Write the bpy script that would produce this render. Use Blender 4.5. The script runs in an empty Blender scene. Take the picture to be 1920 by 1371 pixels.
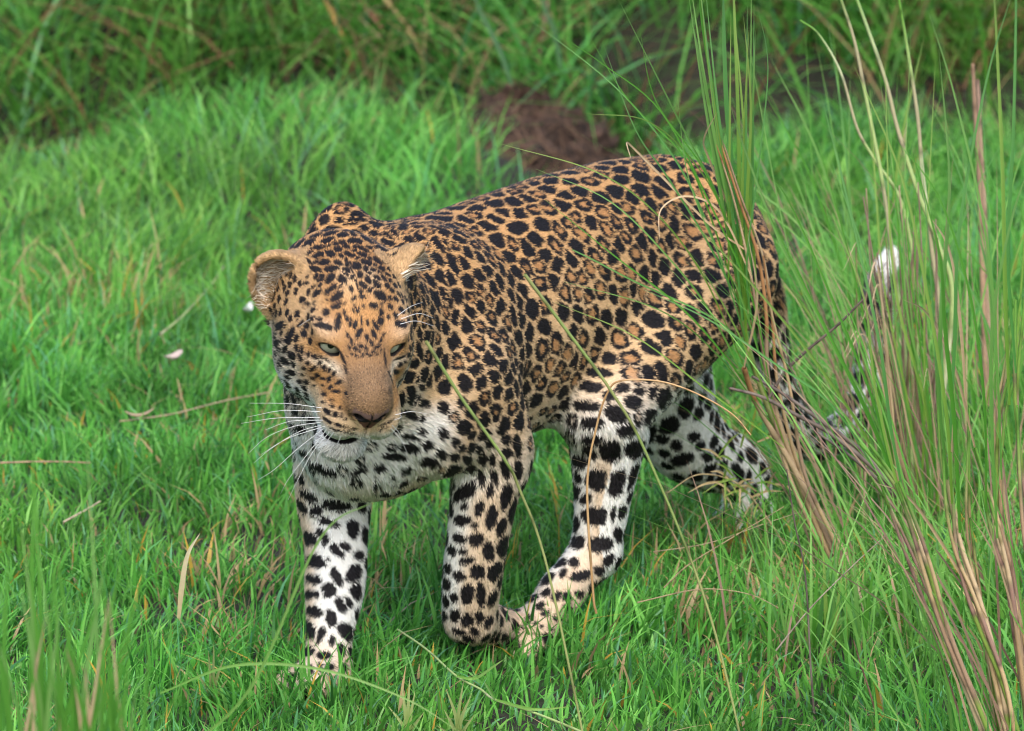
import bpy, bmesh, math, random
import numpy as np
from mathutils import Vector, Matrix
from mathutils.bvhtree import BVHTree

# ------------------------------------------------------------------ camera, sky, light, exposure
scn = bpy.context.scene
COL = scn.collection
FPX = 11200.0                      # focal length in photograph pixels (1920 wide)
CAM_H = 1.876
PITCH = math.radians(11.0)
CAM = np.array([0.0, 0.0, CAM_H])

cam_d = bpy.data.cameras.new('camera')
cam = bpy.data.objects.new('camera', cam_d)
COL.objects.link(cam)
cam.location = CAM
cam.rotation_euler = (math.pi / 2 - PITCH, 0, 0)
cam_d.sensor_fit = 'HORIZONTAL'
cam_d.sensor_width = 36.0
cam_d.lens = 36.0 * FPX / 1920.0
cam_d.clip_start = 0.1
cam_d.clip_end = 2000.0
cam_d.dof.use_dof = True
cam_d.dof.focus_distance = 7.36
cam_d.dof.aperture_fstop = 11.0
scn.camera = cam

world = bpy.data.worlds.new('World')
scn.world = world
world.use_nodes = True
wn = world.node_tree.nodes
sky = wn.new('ShaderNodeTexSky')
sky.sky_type = 'NISHITA'
sky.sun_disc = False
SUN_EL, SUN_AZ = math.radians(46), math.radians(176)     # azimuth clockwise from +Y
sky.sun_elevation = SUN_EL
sky.sun_rotation = SUN_AZ
sky.air_density = 1.0
sky.dust_density = 3.0
bg = wn['Background']
bg.inputs[1].default_value = 0.15
world.node_tree.links.new(sky.outputs[0], bg.inputs[0])

sun_d = bpy.data.lights.new('sun', 'SUN')
sun_d.energy = 1.15
sun_d.angle = math.radians(40)
sun_d.color = (1.0, 0.97, 0.92)
sun = bpy.data.objects.new('sun', sun_d)
COL.objects.link(sun)
sdir = Vector((math.sin(SUN_AZ) * math.cos(SUN_EL), math.cos(SUN_AZ) * math.cos(SUN_EL), math.sin(SUN_EL)))
sun.rotation_euler = sdir.to_track_quat('Z', 'Y').to_euler()

scn.view_settings.view_transform = 'Standard'
scn.view_settings.look = 'None'
scn.view_settings.gamma = 1.0
scn.view_settings.use_curve_mapping = False
scn.view_settings.exposure = 1.05
scn.render.engine = 'CYCLES'
scn.cycles.max_bounces = 8
scn.cycles.diffuse_bounces = 4
scn.cycles.transparent_max_bounces = 8
scn.cycles.use_adaptive_sampling = True
scn.cycles.filter_width = 1.1

# ------------------------------------------------------------------ helpers
def ray(px, py):
    x = (px - 960.0) / FPX
    v = (685.5 - py) / FPX
    return np.array([x, math.cos(PITCH) + v * math.sin(PITCH), -math.sin(PITCH) + v * math.cos(PITCH)])

def on_ground(px, py, z=0.0):
    d = ray(px, py)
    return CAM + d * ((z - CAM_H) / d[2])

def at_depth(px, py, Y):
    d = ray(px, py)
    return CAM + d * (Y / d[1])

def tag(o, label=None, cat=None, group=None, kind=None):
    if label: o['label'] = label
    if cat: o['category'] = cat
    if group: o['group'] = group
    if kind: o['kind'] = kind
    return o

def empty(name, loc, rz=0.0):
    o = bpy.data.objects.new(name, None)
    o.empty_display_size = 0.05
    o.location = loc
    o.rotation_euler = (0, 0, rz)
    COL.objects.link(o)
    return o

def mesh_obj(name, V, faces_flat, nper, mat=None, parent=None, smooth=True, col=None, attrs=None):
    """V (n,3); faces_flat: list of (index array (m,k)) blocks, mixed k allowed."""
    me = bpy.data.meshes.new(name)
    blocks = faces_flat if isinstance(faces_flat, list) else [faces_flat]
    loops = np.concatenate([b.ravel() for b in blocks]).astype(np.int32)
    tot = np.concatenate([np.full(len(b), b.shape[1], np.int32) for b in blocks])
    start = np.concatenate([[0], np.cumsum(tot)[:-1]]).astype(np.int32)
    me.vertices.add(len(V))
    me.vertices.foreach_set('co', np.ascontiguousarray(V, np.float32).ravel())
    me.loops.add(len(loops))
    me.loops.foreach_set('vertex_index', loops)
    me.polygons.add(len(tot))
    me.polygons.foreach_set('loop_start', start)
    me.polygons.foreach_set('loop_total', tot)
    if smooth:
        me.polygons.foreach_set('use_smooth', np.ones(len(tot), bool))
    me.update(calc_edges=True)
    if col is not None:
        a = me.attributes.new('tint', 'FLOAT_COLOR', 'POINT')
        c4 = np.ones((len(V), 4), np.float32)
        c4[:, :3] = col
        a.data.foreach_set('color', c4.ravel())
    if mat: me.materials.append(mat)
    o = bpy.data.objects.new(name, me)
    COL.objects.link(o)
    if parent is not None: o.parent = parent
    return o

def hash3(i, j, k, seed=0):
    n = (i.astype(np.int64) * 374761393 + j.astype(np.int64) * 668265263 + k.astype(np.int64) * 2147483647 + seed * 974711) & 0x7fffffff
    n = ((n ^ (n >> 13)) * 1274126177) & 0x7fffffff
    n = ((n ^ (n >> 16)) * 668265263) & 0x7fffffff
    return ((n ^ (n >> 15)) & 0xffff) / 65535.0

def vnoise(P, scale, seed=0):
    """value noise in 0..1 at points P (n,3)"""
    q = P * scale
    i = np.floor(q).astype(np.int64)
    f = q - i
    f = f * f * (3 - 2 * f)
    r = 0
    for dx in (0, 1):
        wx = f[:, 0] if dx else 1 - f[:, 0]
        for dy in (0, 1):
            wy = f[:, 1] if dy else 1 - f[:, 1]
            for dz in (0, 1):
                wz = f[:, 2] if dz else 1 - f[:, 2]
                r = r + wx * wy * wz * hash3(i[:, 0] + dx, i[:, 1] + dy, i[:, 2] + dz, seed)
    return r

def sstep(a, b, x):
    t = np.clip((x - a) / (b - a), 0, 1)
    return t * t * (3 - 2 * t)

def nrm(v):
    return v / np.maximum(np.linalg.norm(v, axis=-1, keepdims=True), 1e-9)

def lerp(a, b, t):
    return a + (b - a) * t

def mixc(a, b, w):
    return a * (1 - w[:, None]) + np.asarray(b)[None, :] * w[:, None]

def new_mat(name):
    m = bpy.data.materials.new(name)
    m.use_nodes = True
    nt = m.node_tree
    return m, nt, nt.nodes, nt.nodes['Principled BSDF'], nt.links

def tint_mat(name, rough=0.6, spec=0.3, noise=0.0, nscale=40.0, translucent=0.0, sheen=0.0):
    """material whose colour is the mesh's own 'tint' attribute, with fine procedural mottling"""
    m, nt, N, b, L = new_mat(name)
    a = N.new('ShaderNodeAttribute'); a.attribute_name = 'tint'
    src = a.outputs['Color']
    if noise > 0:
        tc = N.new('ShaderNodeTexCoord')
        nz = N.new('ShaderNodeTexNoise'); nz.inputs['Scale'].default_value = nscale; nz.inputs['Detail'].default_value = 4
        L.new(tc.outputs['Object'], nz.inputs['Vector'])
        mr = N.new('ShaderNodeMapRange'); mr.inputs[3].default_value = 1 - noise; mr.inputs[4].default_value = 1 + noise
        L.new(nz.outputs['Fac'], mr.inputs[0])
        mx = N.new('ShaderNodeVectorMath'); mx.operation = 'SCALE'
        L.new(src, mx.inputs[0]); L.new(mr.outputs[0], mx.inputs['Scale'])
        src = mx.outputs[0]
    L.new(src, b.inputs['Base Color'])
    b.inputs['Roughness'].default_value = rough
    b.inputs['Specular IOR Level'].default_value = spec
    if sheen: b.inputs['Sheen Weight'].default_value = sheen
    if translucent > 0:
        tr = N.new('ShaderNodeBsdfTranslucent'); L.new(src, tr.inputs['Color'])
        ms = N.new('ShaderNodeMixShader'); ms.inputs[0].default_value = translucent
        L.new(b.outputs[0], ms.inputs[1]); L.new(tr.outputs[0], ms.inputs[2])
        L.new(ms.outputs[0], N['Material Output'].inputs['Surface'])
    return m
# ------------------------------------------------------------------ leopard: frame of the animal
ANG = math.radians(56.0)
FWD = np.array([-math.cos(ANG), -math.sin(ANG), 0.0])      # heading
LFT = np.array([-FWD[1], FWD[0], 0.0])
UPV = np.array([0.0, 0.0, 1.0])
LROT = np.stack([FWD, LFT, UPV])                            # world -> local rows
LORG = (on_ground(615, 1300) + on_ground(880, 1235)) / 2
def to_local(w): return (np.asarray(w) - LORG) @ LROT.T
def to_world(p): return np.asarray(p) @ LROT + LORG
CAML = to_local(CAM)
def rayl(px, py): return LROT @ ray(px, py)
def pp(px, py, l):
    """pixel -> animal coordinates, on the plane parallel to the spine at lateral offset l"""
    d = rayl(px, py)
    return CAML + d * ((l - CAML[1]) / d[1])

# head frame
_b = np.array([0, -math.cos(PITCH), math.sin(PITCH)]); _u = np.array([0, math.sin(PITCH), math.cos(PITCH)]); _r = np.array([1.0, 0, 0])
YAW, NOD = math.radians(17), math.radians(33)
hF = math.cos(NOD) * (math.cos(YAW) * _b + math.sin(YAW) * _r) - math.sin(NOD) * _u
hL = nrm(math.cos(YAW) * _r - math.sin(YAW) * _b)
hU = np.cross(hF, hL)
HR = np.stack([LROT @ hF, LROT @ hL, LROT @ hU])           # local -> head rows
HS = 1.10
EYE = np.array([0.058, 0.0322, 0.008])
HEAD0 = to_local(at_depth(679, 646, 7.17)) - HS * (np.array([EYE[0] + 0.012, 0, EYE[2]]) @ HR)
def hp(x, y, z): return HEAD0 + HS * (np.array([x, y, z]) @ HR)
def to_head(p): return ((p - HEAD0) @ HR.T) / HS

# ------------------------------------------------------------------ implicit body
def d_ell(p, c, A, r):
    q = (p - c) @ A.T / r
    k0 = np.sqrt((q * q).sum(1)) + 1e-9
    q2 = q / r
    k1 = np.sqrt((q2 * q2).sum(1)) + 1e-9
    return k0 * (k0 - 1) / k1

def d_cone(p, a, b, ra, rb):
    ab = b - a
    t = np.clip(((p - a) @ ab) / (ab @ ab), 0, 1)
    return np.linalg.norm(p - a - t[:, None] * ab, axis=1) - (ra + (rb - ra) * t)

TX = np.array([-0.855, -0.820, -0.78, -0.715, -0.62, -0.50, -0.35, -0.20, -0.05, 0.05, 0.12, 0.17, 0.20])
TT = np.array([0.450, 0.478, 0.512, 0.560, 0.603, 0.610, 0.609, 0.600, 0.592, 0.592, 0.565, 0.50, 0.44])
TB = np.array([0.420, 0.395, 0.378, 0.360, 0.350, 0.325, 0.285, 0.272, 0.268, 0.264, 0.285, 0.330, 0.40])
TW = np.array([0.022, 0.058, 0.080, 0.098, 0.106, 0.110, 0.122, 0.122, 0.112, 0.100, 0.080, 0.054, 0.022])
def d_torso(p):
    x = p[:, 0]
    t, b, w = (np.interp(x, TX, T) for T in (TT, TB, TW))
    c, h = (t + b) / 2, (t - b) / 2
    q = np.sqrt((p[:, 1] / w) ** 2 + ((p[:, 2] - c) / h) ** 2)
    d = (q - 1) * np.minimum(w, h)
    over = np.maximum(x - TX[-1], TX[0] - x)
    return np.where(over > 0, np.maximum(d, 0) + over, d)

BODY = []      # (function, box lo, box hi, blend)
def add_ell(lst, c, r, k, A=np.eye(3), sub=False):
    c = np.asarray(c, float); r = np.asarray(r, float); R = r.max() + 0.05
    lst.append((lambda p, c=c, A=A, r=r: d_ell(p, c, A, r), c - R, c + R, k, sub))
def add_cone(lst, a, b, ra, rb, k):
    a = np.asarray(a, float); b = np.asarray(b, float); R = max(ra, rb) + 0.05
    lst.append((lambda p: d_cone(p, a, b, ra, rb), np.minimum(a, b) - R, np.maximum(a, b) + R, k, False))
def catmull(P, n=5):
    P = [np.asarray(p, float) for p in P]
    P = [2 * P[0] - P[1]] + P + [2 * P[-1] - P[-2]]
    out = []
    for i in range(1, len(P) - 2):
        a, b, c, d = P[i - 1:i + 3]
        for j in range(n):
            t = j / n
            out.append(0.5 * ((2 * b) + (-a + c) * t + (2 * a - 5 * b + 4 * c - d) * t * t + (-a + 3 * b - 3 * c + d) * t ** 3))
    out.append(P[-2])
    return np.array(out)
def add_chain(lst, pts, rad, k):
    X = catmull([np.append(p, r) for p, r in zip(pts, rad)])
    R = X[:, 3].max() + 0.05
    def fn(p, X=X):
        d = np.full(len(p), 9.0)
        for i in range(len(X) - 1):
            d = np.minimum(d, d_cone(p, X[i, :3], X[i + 1, :3], X[i, 3], X[i + 1, 3]))
        return d
    lst.append((fn, X[:, :3].min(0) - R, X[:, :3].max(0) + R, k, False))
def ax(fw, up):
    f = nrm(np.asarray(fw, float)); l = nrm(np.cross(up, f)); u = np.cross(f, l)
    return np.stack([f, l, u])

BODY.append((d_torso, np.array([-1.0, -0.2, 0.2]), np.array([0.27, 0.2, 0.68]), 0.02, False))
# shoulders and blades
add_ell(BODY, (0.055, -0.062, 0.535), (0.075, 0.036, 0.098), 0.035, ax((0.9, 0, -0.35), (0.2, 0.25, 1)))
add_ell(BODY, (-0.02, 0.080, 0.470), (0.085, 0.045, 0.125), 0.04, ax((0.9, 0, -0.35), (0.1, -0.25, 1)))
add_ell(BODY, (0.02, 0.088, 0.375), (0.085, 0.050, 0.095), 0.04)
add_ell(BODY, (0.055, -0.062, 0.375), (0.075, 0.042, 0.10), 0.04)
# neck: turned to the animal's left
HB = hp(-0.055, 0, -0.004)
NK = [np.array([-0.04, 0.0, 0.475]), np.array([0.09, 0.030, 0.485]), lerp(np.array([0.09, 0.030, 0.485]), HB, 0.55) + np.array([-0.004, 0.008, 0.0]), HB]
add_chain(BODY, NK, [0.098, 0.086, 0.078, 0.073], 0.045)
# throat and brisket
add_ell(BODY, lerp(NK[1], HB, 0.45) + np.array([-0.006, 0.014, -0.065]), (0.070, 0.066, 0.085), 0.045)
add_ell(BODY, (0.115, 0.012, 0.372), (0.062, 0.070, 0.085), 0.045)
add_ell(BODY, (0.05, 0.0, 0.300), (0.10, 0.060, 0.048), 0.04)
# right foreleg, planted ahead
RFp = [np.array([0.068, -0.060, 0.40]), pp(625, 925, -0.078), pp(630, 1005, -0.066), pp(628, 1095, -0.052), pp(619, 1180, -0.036), pp(613, 1258, -0.026)]
add_chain(BODY, RFp, [0.050, 0.049, 0.041, 0.039, 0.0305, 0.029], 0.02)
def paw(base, fw, k=0.012, w=0.036, ln=0.046, s=1.0):
    fw = nrm(np.asarray(fw, float)); sd = np.array([-fw[1], fw[0], 0])
    c = base + fw * 0.018 * s
    add_ell(BODY, c, (ln * s, w * s, 0.027 * s), k, ax(fw, (0, 0, 1)))
    for i, o in enumerate((-0.027, -0.0095, 0.0095, 0.027)):
        q = base + fw * (0.050 if i in (1, 2) else 0.040) * s + sd * o * s + np.array([0, 0, -0.004])
        add_ell(BODY, q, (0.021 * s, 0.0125 * s, 0.0165 * s), 0.006, ax(fw + sd * o * 6, (0, 0, 1)))
rf = on_ground(612, 1300); rfl = to_local(rf); rfl[2] = 0.024
paw(rfl, (1, -0.1, 0))
add_cone(BODY, RFp[-1], rfl + np.array([0, 0, 0.006]), 0.029, 0.027, 0.012)
# left foreleg, leaving the ground
LFp = [np.array([-0.005, 0.088, 0.41]), pp(922, 838, 0.098), pp(910, 915, 0.090), pp(897, 1000, 0.080), pp(884, 1095, 0.066), pp(881, 1158, 0.056)]
add_chain(BODY, LFp, [0.070, 0.054, 0.045, 0.0405, 0.0385, 0.0350], 0.02)
lfw = LFp[-1].copy(); lfp = pp(948, 1196, 0.040); lfp[2] = max(lfp[2], 0.028)
add_cone(BODY, lfw, lfp, 0.031, 0.028, 0.012)
paw(lfp - np.array([0.0, 0, 0]), (-0.9, -0.15, -0.02), w=0.034, s=0.85)
# left hind leg, stepping forward
HIP = np.array([-0.66, 0.070, 0.47])
add_ell(BODY, (-0.640, 0.062, 0.46), (0.116, 0.060, 0.125), 0.05, ax((1, 0, -0.25), (0, -0.1, 1)))
LHp = [np.array([-0.63, 0.075, 0.45]), pp(1150, 735, 0.102), pp(1140, 815, 0.102), pp(1135, 870, 0.100), pp(1128, 950, 0.096), pp(1117, 1035, 0.092)]
add_chain(BODY, LHp, [0.095, 0.066, 0.053, 0.045, 0.037, 0.032], 0.03)
hock = LHp[-1]
lht = on_ground(1000, 1222); lhl = to_local(lht); lhl[2] = 0.026
add_cone(BODY, hock, lerp(hock, lhl, 0.55) + np.array([0, 0, 0.006]), 0.033, 0.028, 0.012)
add_cone(BODY, lerp(hock, lhl, 0.55) + np.array([0, 0, 0.006]), lhl, 0.028, 0.030, 0.012)
add_ell(BODY, hock + np.array([-0.012, 0, -0.006]), (0.026, 0.022, 0.030), 0.012)
paw(lhl, lhl - hock, w=0.037)
# right hind leg, trailing
add_ell(BODY, (-0.645, -0.058, 0.45), (0.112, 0.056, 0.115), 0.05)
RHp = [np.array([-0.67, -0.07, 0.42]), pp(1258, 775, -0.085), pp(1318, 850, -0.075), pp(1388, 880, -0.065), pp(1404, 950, -0.055)]
add_chain(BODY, RHp, [0.088, 0.066, 0.052, 0.040, 0.033], 0.025)
rhl = to_local(on_ground(1402, 1003)); rhl[2] = 0.026
add_cone(BODY, RHp[-1], rhl, 0.033, 0.029, 0.012)
paw(rhl, (1, -0.15, 0), w=0.036)
# tail: down from the rump, sweeping up behind the reeds
TLp = [np.array([-0.79, 0.0, 0.485]), pp(1430, 545, 0.0), pp(1444, 650, 0.0), pp(1470, 760, 0.0), pp(1520, 828, 0.0), pp(1585, 800, 0.0), pp(1625, 720, 0.0), pp(1640, 620, 0.0), pp(1648, 540, 0.0), pp(1668, 484, 0.0)]
add_chain(BODY, TLp, [0.036, 0.028, 0.026, 0.025, 0.025, 0.024, 0.023, 0.023, 0.021, 0.013], 0.02)

# ---- head, in head units
HEAD = []
def h_ell(c, r, k, A=None, sub=False):
    A3 = HR if A is None else A @ HR
    add_ell(HEAD, hp(*c), np.asarray(r) * HS, k * HS, A3, sub)
def h_cone(a, b, ra, rb, k):
    add_cone(HEAD, hp(*a), hp(*b), ra * HS, rb * HS, k * HS)
h_ell((-0.025, 0, 0.008), (0.090, 0.068, 0.058), 0.02)
h_cone((0.016, 0, 0.010), (0.062, 0, -0.003), 0.054, 0.036, 0.02)        # forehead
h_cone((0.050, 0, -0.001), (0.122, 0, -0.024), 0.0285, 0.0245, 0.018)    # bridge of the nose
h_ell((0.072, 0, -0.043), (0.060, 0.041, 0.040), 0.02)                  # muzzle
for s in (-1, 1):
    h_ell((0.006, 0.043 * s, -0.032), (0.052, 0.032, 0.050), 0.028)     # cheek
    h_ell((0.038, 0.040 * s, -0.018), (0.030, 0.020, 0.022), 0.022)     # cheekbone
    h_ell((0.097, 0.0215 * s, -0.061), (0.037, 0.0250, 0.0315), 0.014)  # whisker pad
    h_ell((0.051, 0.034 * s, 0.0255), (0.025, 0.022, 0.0090), 0.014, ax((1, 0.3 * s, -0.40), (0.3, 0, 1)))   # brow
h_ell((0.000, 0, -0.064), (0.072, 0.056, 0.042), 0.03)                  # jaw
h_cone((0.034, 0, -0.096), (0.080, -0.008, -0.114), 0.030, 0.0205, 0.02)      # lower jaw
h_ell((0.083, -0.010, -0.113), (0.020, 0.026, 0.016), 0.014)            # chin
h_ell((0.130, 0, -0.033), (0.0165, 0.0225, 0.0135), 0.012)              # nose
h_cone((0.134, 0, -0.040), (0.125, 0, -0.070), 0.0090, 0.009, 0.012)
# eyelids, then cut the openings
EAX = {}
for s in (-1, 1):
    e = np.array((EYE[0], EYE[1] * s, EYE[2]))
    A = ax((1, 0.20 * s, -0.02), (0, 0, 1))
    tilt = math.radians(-10) * s
    R2 = np.array([[1, 0, 0], [0, math.cos(tilt), -math.sin(tilt)], [0, math.sin(tilt), math.cos(tilt)]])
    EAX[s] = R2 @ A
    h_ell(e, (0.0190, 0.0200, 0.0185), 0.010, A)
    h_ell(e + A[0] * 0.0120 + np.array([0, 0, -0.0030]), (0.016, 0.0138, 0.0066), 0.003, EAX[s], True)
    h_ell((0.1435, 0.0135 * s, -0.0405), (0.010, 0.0055, 0.0035), 0.002, ax((1, 0, 0), (0, -0.5 * s, 1)), True)   # nostril
# mouth: parted lips, more on the animal's right
MOUTH_C = np.array((0.088, -0.025, -0.0955)); MOUTH_R = np.array((0.042, 0.036, 0.0035)); MOUTH_A = ax((1, 0, -0.10), (0, 0.02, 1))
h_ell(MOUTH_C, MOUTH_R, 0.004, MOUTH_A, True)
h_ell((0.138, 0, -0.070), (0.020, 0.0016, 0.016), 0.004, None, True)   # philtrum
# ears
EARS = {}
for s, base, upd, face, sz in ((-1, (-0.036, -0.050, -0.008), (0.02, -0.56, 0.84), (0.92, -0.35, 0.10), (0.96, 0.98, 1.10)),
                               (1, (-0.036, 0.058, -0.002), (-0.04, 0.36, 0.88), (0.50, 0.86, 0.10), (0.95, 0.72, 1.02))):
    upd = nrm(np.array(upd)); A = np.stack([nrm(np.array(face) - upd * (np.array(face) @ upd)), np.zeros(3), upd]); A[1] = np.cross(A[2], A[0])
    c = np.array(base) + upd * 0.026
    EARS[s] = (c, A)
    rad = np.array((0.027, 0.036, 0.046)) * np.array(sz) * HS; cw = hp(*c); A3 = A @ HR
    def ear_fn(p, cw=cw, A3=A3, rad=rad):
        q0 = (p - cw) @ A3[0]
        return np.maximum(np.abs(d_ell(p, cw, A3, rad)) - 0.0033, q0 - 0.002)
    HEAD.append((ear_fn, cw - 0.11, cw + 0.11, 0.012, False))
h_ell(EARS[-1][0] + EARS[-1][1][1] * -0.018 + EARS[-1][1][2] * 0.043, (0.02, 0.0035, 0.006), 0.003, EARS[-1][1], True)   # nick in the rim

def eval_list(lst, p, want_init=None):
    d = np.full(len(p), 0.3) if want_init is None else want_init
    for fn, lo, hi, k, sub in lst:
        m = np.nonzero(((p > lo) & (p < hi)).all(1))[0]
        if not len(m): continue
        e = fn(p[m]); c = d[m]
        if sub:
            e = -e
            h = np.maximum(k - np.abs(c - e), 0) / k
            d[m] = np.maximum(c, e) + h * h * k * 0.25
        else:
            h = np.maximum(k - np.abs(c - e), 0) / k
            d[m] = np.minimum(c, e) - h * h * k * 0.25
    return d

HEAD_ADD = [x for x in HEAD if not x[4]]
HEAD_SUB = [x for x in HEAD if x[4]]
def sdf(p):
    a = eval_list(BODY, p)
    b = eval_list(HEAD_ADD, p)
    k = 0.035
    h = np.maximum(k - np.abs(a - b), 0) / k
    d = np.minimum(a, b) - h * h * k * 0.25
    return eval_list(HEAD_SUB, p, d)

def surface_nets(lo, hi, vs):
    n = np.ceil((hi - lo) / vs).astype(int) + 1
    cs = 4
    nc = (n + cs - 1) // cs
    I = np.stack(np.meshgrid(*[np.arange(k) for k in nc], indexing='ij'), -1).reshape(-1, 3)
    dc = sdf(lo + (I * cs + (cs - 1) / 2) * vs)
    D = np.repeat(np.repeat(np.repeat(dc.reshape(nc), cs, 0), cs, 1), cs, 2).astype(np.float32)
    near = I[np.abs(dc) < cs * vs * 1.8]
    off = np.stack(np.meshgrid(*[np.arange(cs)] * 3, indexing='ij'), -1).reshape(-1, 3)
    for c0 in range(0, len(near), 8000):
        b = (near[c0:c0 + 8000, None, :] * cs + off[None]).reshape(-1, 3)
        D[b[:, 0], b[:, 1], b[:, 2]] = sdf(lo + b * vs)
    S = D < 0
    # active cells
    cnt = np.zeros(np.array(S.shape) - 1, np.int8)
    for a in (0, 1):
        for b in (0, 1):
            for c in (0, 1):
                cnt += S[a:S.shape[0] - 1 + a, b:S.shape[1] - 1 + b, c:S.shape[2] - 1 + c]
    act = (cnt > 0) & (cnt < 8)
    cells = np.argwhere(act)
    idx = np.full(act.shape, -1, np.int32)
    idx[act] = np.arange(len(cells))
    acc = np.zeros((len(cells), 3)); num = np.zeros(len(cells))
    corners = [(a, b, c) for a in (0, 1) for b in (0, 1) for c in (0, 1)]
    for i, p in enumerate(corners):
        for q in corners[i + 1:]:
            if sum(abs(x - y) for x, y in zip(p, q)) != 1: continue
            dp = D[cells[:, 0] + p[0], cells[:, 1] + p[1], cells[:, 2] + p[2]]
            dq = D[cells[:, 0] + q[0], cells[:, 1] + q[1], cells[:, 2] + q[2]]
            m = (dp < 0) != (dq < 0)
            t = dp / np.where(np.abs(dp - dq) < 1e-12, 1, dp - dq)
            x = np.array(p) + t[:, None] * (np.array(q) - np.array(p))
            acc[m] += x[m]; num[m] += 1
    V = lo + (cells + acc / num[:, None]) * vs
    Q = []
    for axis in range(3):
        u, v = (axis + 1) % 3, (axis + 2) % 3
        sl0 = [slice(1, -1)] * 3; sl1 = [slice(1, -1)] * 3
        sl0[axis] = slice(1, -2); sl1[axis] = slice(2, -1)
        A = S[tuple(sl0)]; B = S[tuple(sl1)]
        for flip, M in ((False, A & ~B), (True, ~A & B)):
            e = np.argwhere(M) + 1
            if not len(e): continue
            du = np.zeros(3, int); du[u] = 1
            dv = np.zeros(3, int); dv[v] = 1
            q = [e - du - dv, e - dv, e, e - du]
            q = np.stack([idx[c[:, 0], c[:, 1], c[:, 2]] for c in q], 1)
            Q.append(q[:, ::-1] if flip else q)
    return V, np.concatenate(Q)

LO, HI = np.array([-1.33, -0.26, -0.012]), np.array([0.48, 0.30, 0.72])
BV, BQ = surface_nets(LO, HI, 0.0038)
# drop stray islands: keep the largest connected piece
def largest(V, Q):
    lab = np.arange(len(V))
    while True:
        m = lab[Q].min(1)
        new = lab.copy()
        np.minimum.at(new, Q.ravel(), np.repeat(m, Q.shape[1]))
        new = new[new]
        if (new == lab).all(): break
        lab = new
    r = np.bincount(lab, minlength=len(V)).argmax()
    keep = lab == r
    re = np.cumsum(keep) - 1
    return V[keep], re[Q[keep[Q].all(1)]]
BV, BQ = largest(BV, BQ)

def newton(V, it=2):
    e = 0.0012
    for _ in range(it):
        d = sdf(V)
        g = np.stack([sdf(V + np.eye(3)[i] * e) - sdf(V - np.eye(3)[i] * e) for i in range(3)], 1) / (2 * e)
        gg = np.maximum((g * g).sum(1), 0.3)
        V = V - np.clip(d / gg, -0.002, 0.002)[:, None] * g
    return V

def refine_head(V, Q, it=1):
    """split the quads of the face once more and settle the new points on the implicit surface"""
    h = to_head(V)
    sel = (h[:, 0] > -0.06) & (np.abs(h[:, 1]) < 0.125) & (np.abs(h[:, 2]) < 0.135)
    bm = bmesh.new()
    vs = [bm.verts.new(v) for v in V]
    bm.verts.ensure_lookup_table()
    for q in Q:
        try: bm.faces.new([vs[i] for i in q])
        except ValueError: pass
    bm.verts.index_update()
    ed = [e for e in bm.edges if sel[e.verts[0].index] and sel[e.verts[1].index]]
    bmesh.ops.subdivide_edges(bm, edges=ed, cuts=1, use_grid_fill=True, use_only_quads=False)
    bmesh.ops.triangulate(bm, faces=[f for f in bm.faces if len(f.verts) > 4])
    bm.verts.index_update()
    V2 = np.array([v.co[:] for v in bm.verts])
    fs = [[v.index for v in f.verts] for f in bm.faces]
    T = np.array([f for f in fs if len(f) == 3], np.int32).reshape(-1, 3)
    Qn = np.array([f for f in fs if len(f) == 4], np.int32).reshape(-1, 4)
    bm.free()
    h = to_head(V2)
    m = (h[:, 0] > -0.07) & (np.abs(h[:, 1]) < 0.135) & (np.abs(h[:, 2]) < 0.145)
    V2[m] = newton(V2[m], 2)
    return V2, Qn, T
BV, BQ, BT = refine_head(BV, BQ)

def tri_of(Q, T): return np.concatenate([Q[:, [0, 1, 2]], Q[:, [0, 2, 3]], T])
def vert_normals(V, T):
    n = np.cross(V[T[:, 1]] - V[T[:, 0]], V[T[:, 2]] - V[T[:, 0]])
    N = np.zeros_like(V)
    for i in range(3): np.add.at(N, T[:, i], n)
    return nrm(N)
BTRI = tri_of(BQ, BT)
BN = vert_normals(BV, BTRI)
print('leopard', len(BV), 'verts', len(BTRI), 'tris', 'head', HEAD0, 'paws', rfl, LFp[-1], lfp, lhl, rhl, 'tail z', [round(float(t[2]), 3) for t in TLp], [round(float(t[0]), 3) for t in TLp])
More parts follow.
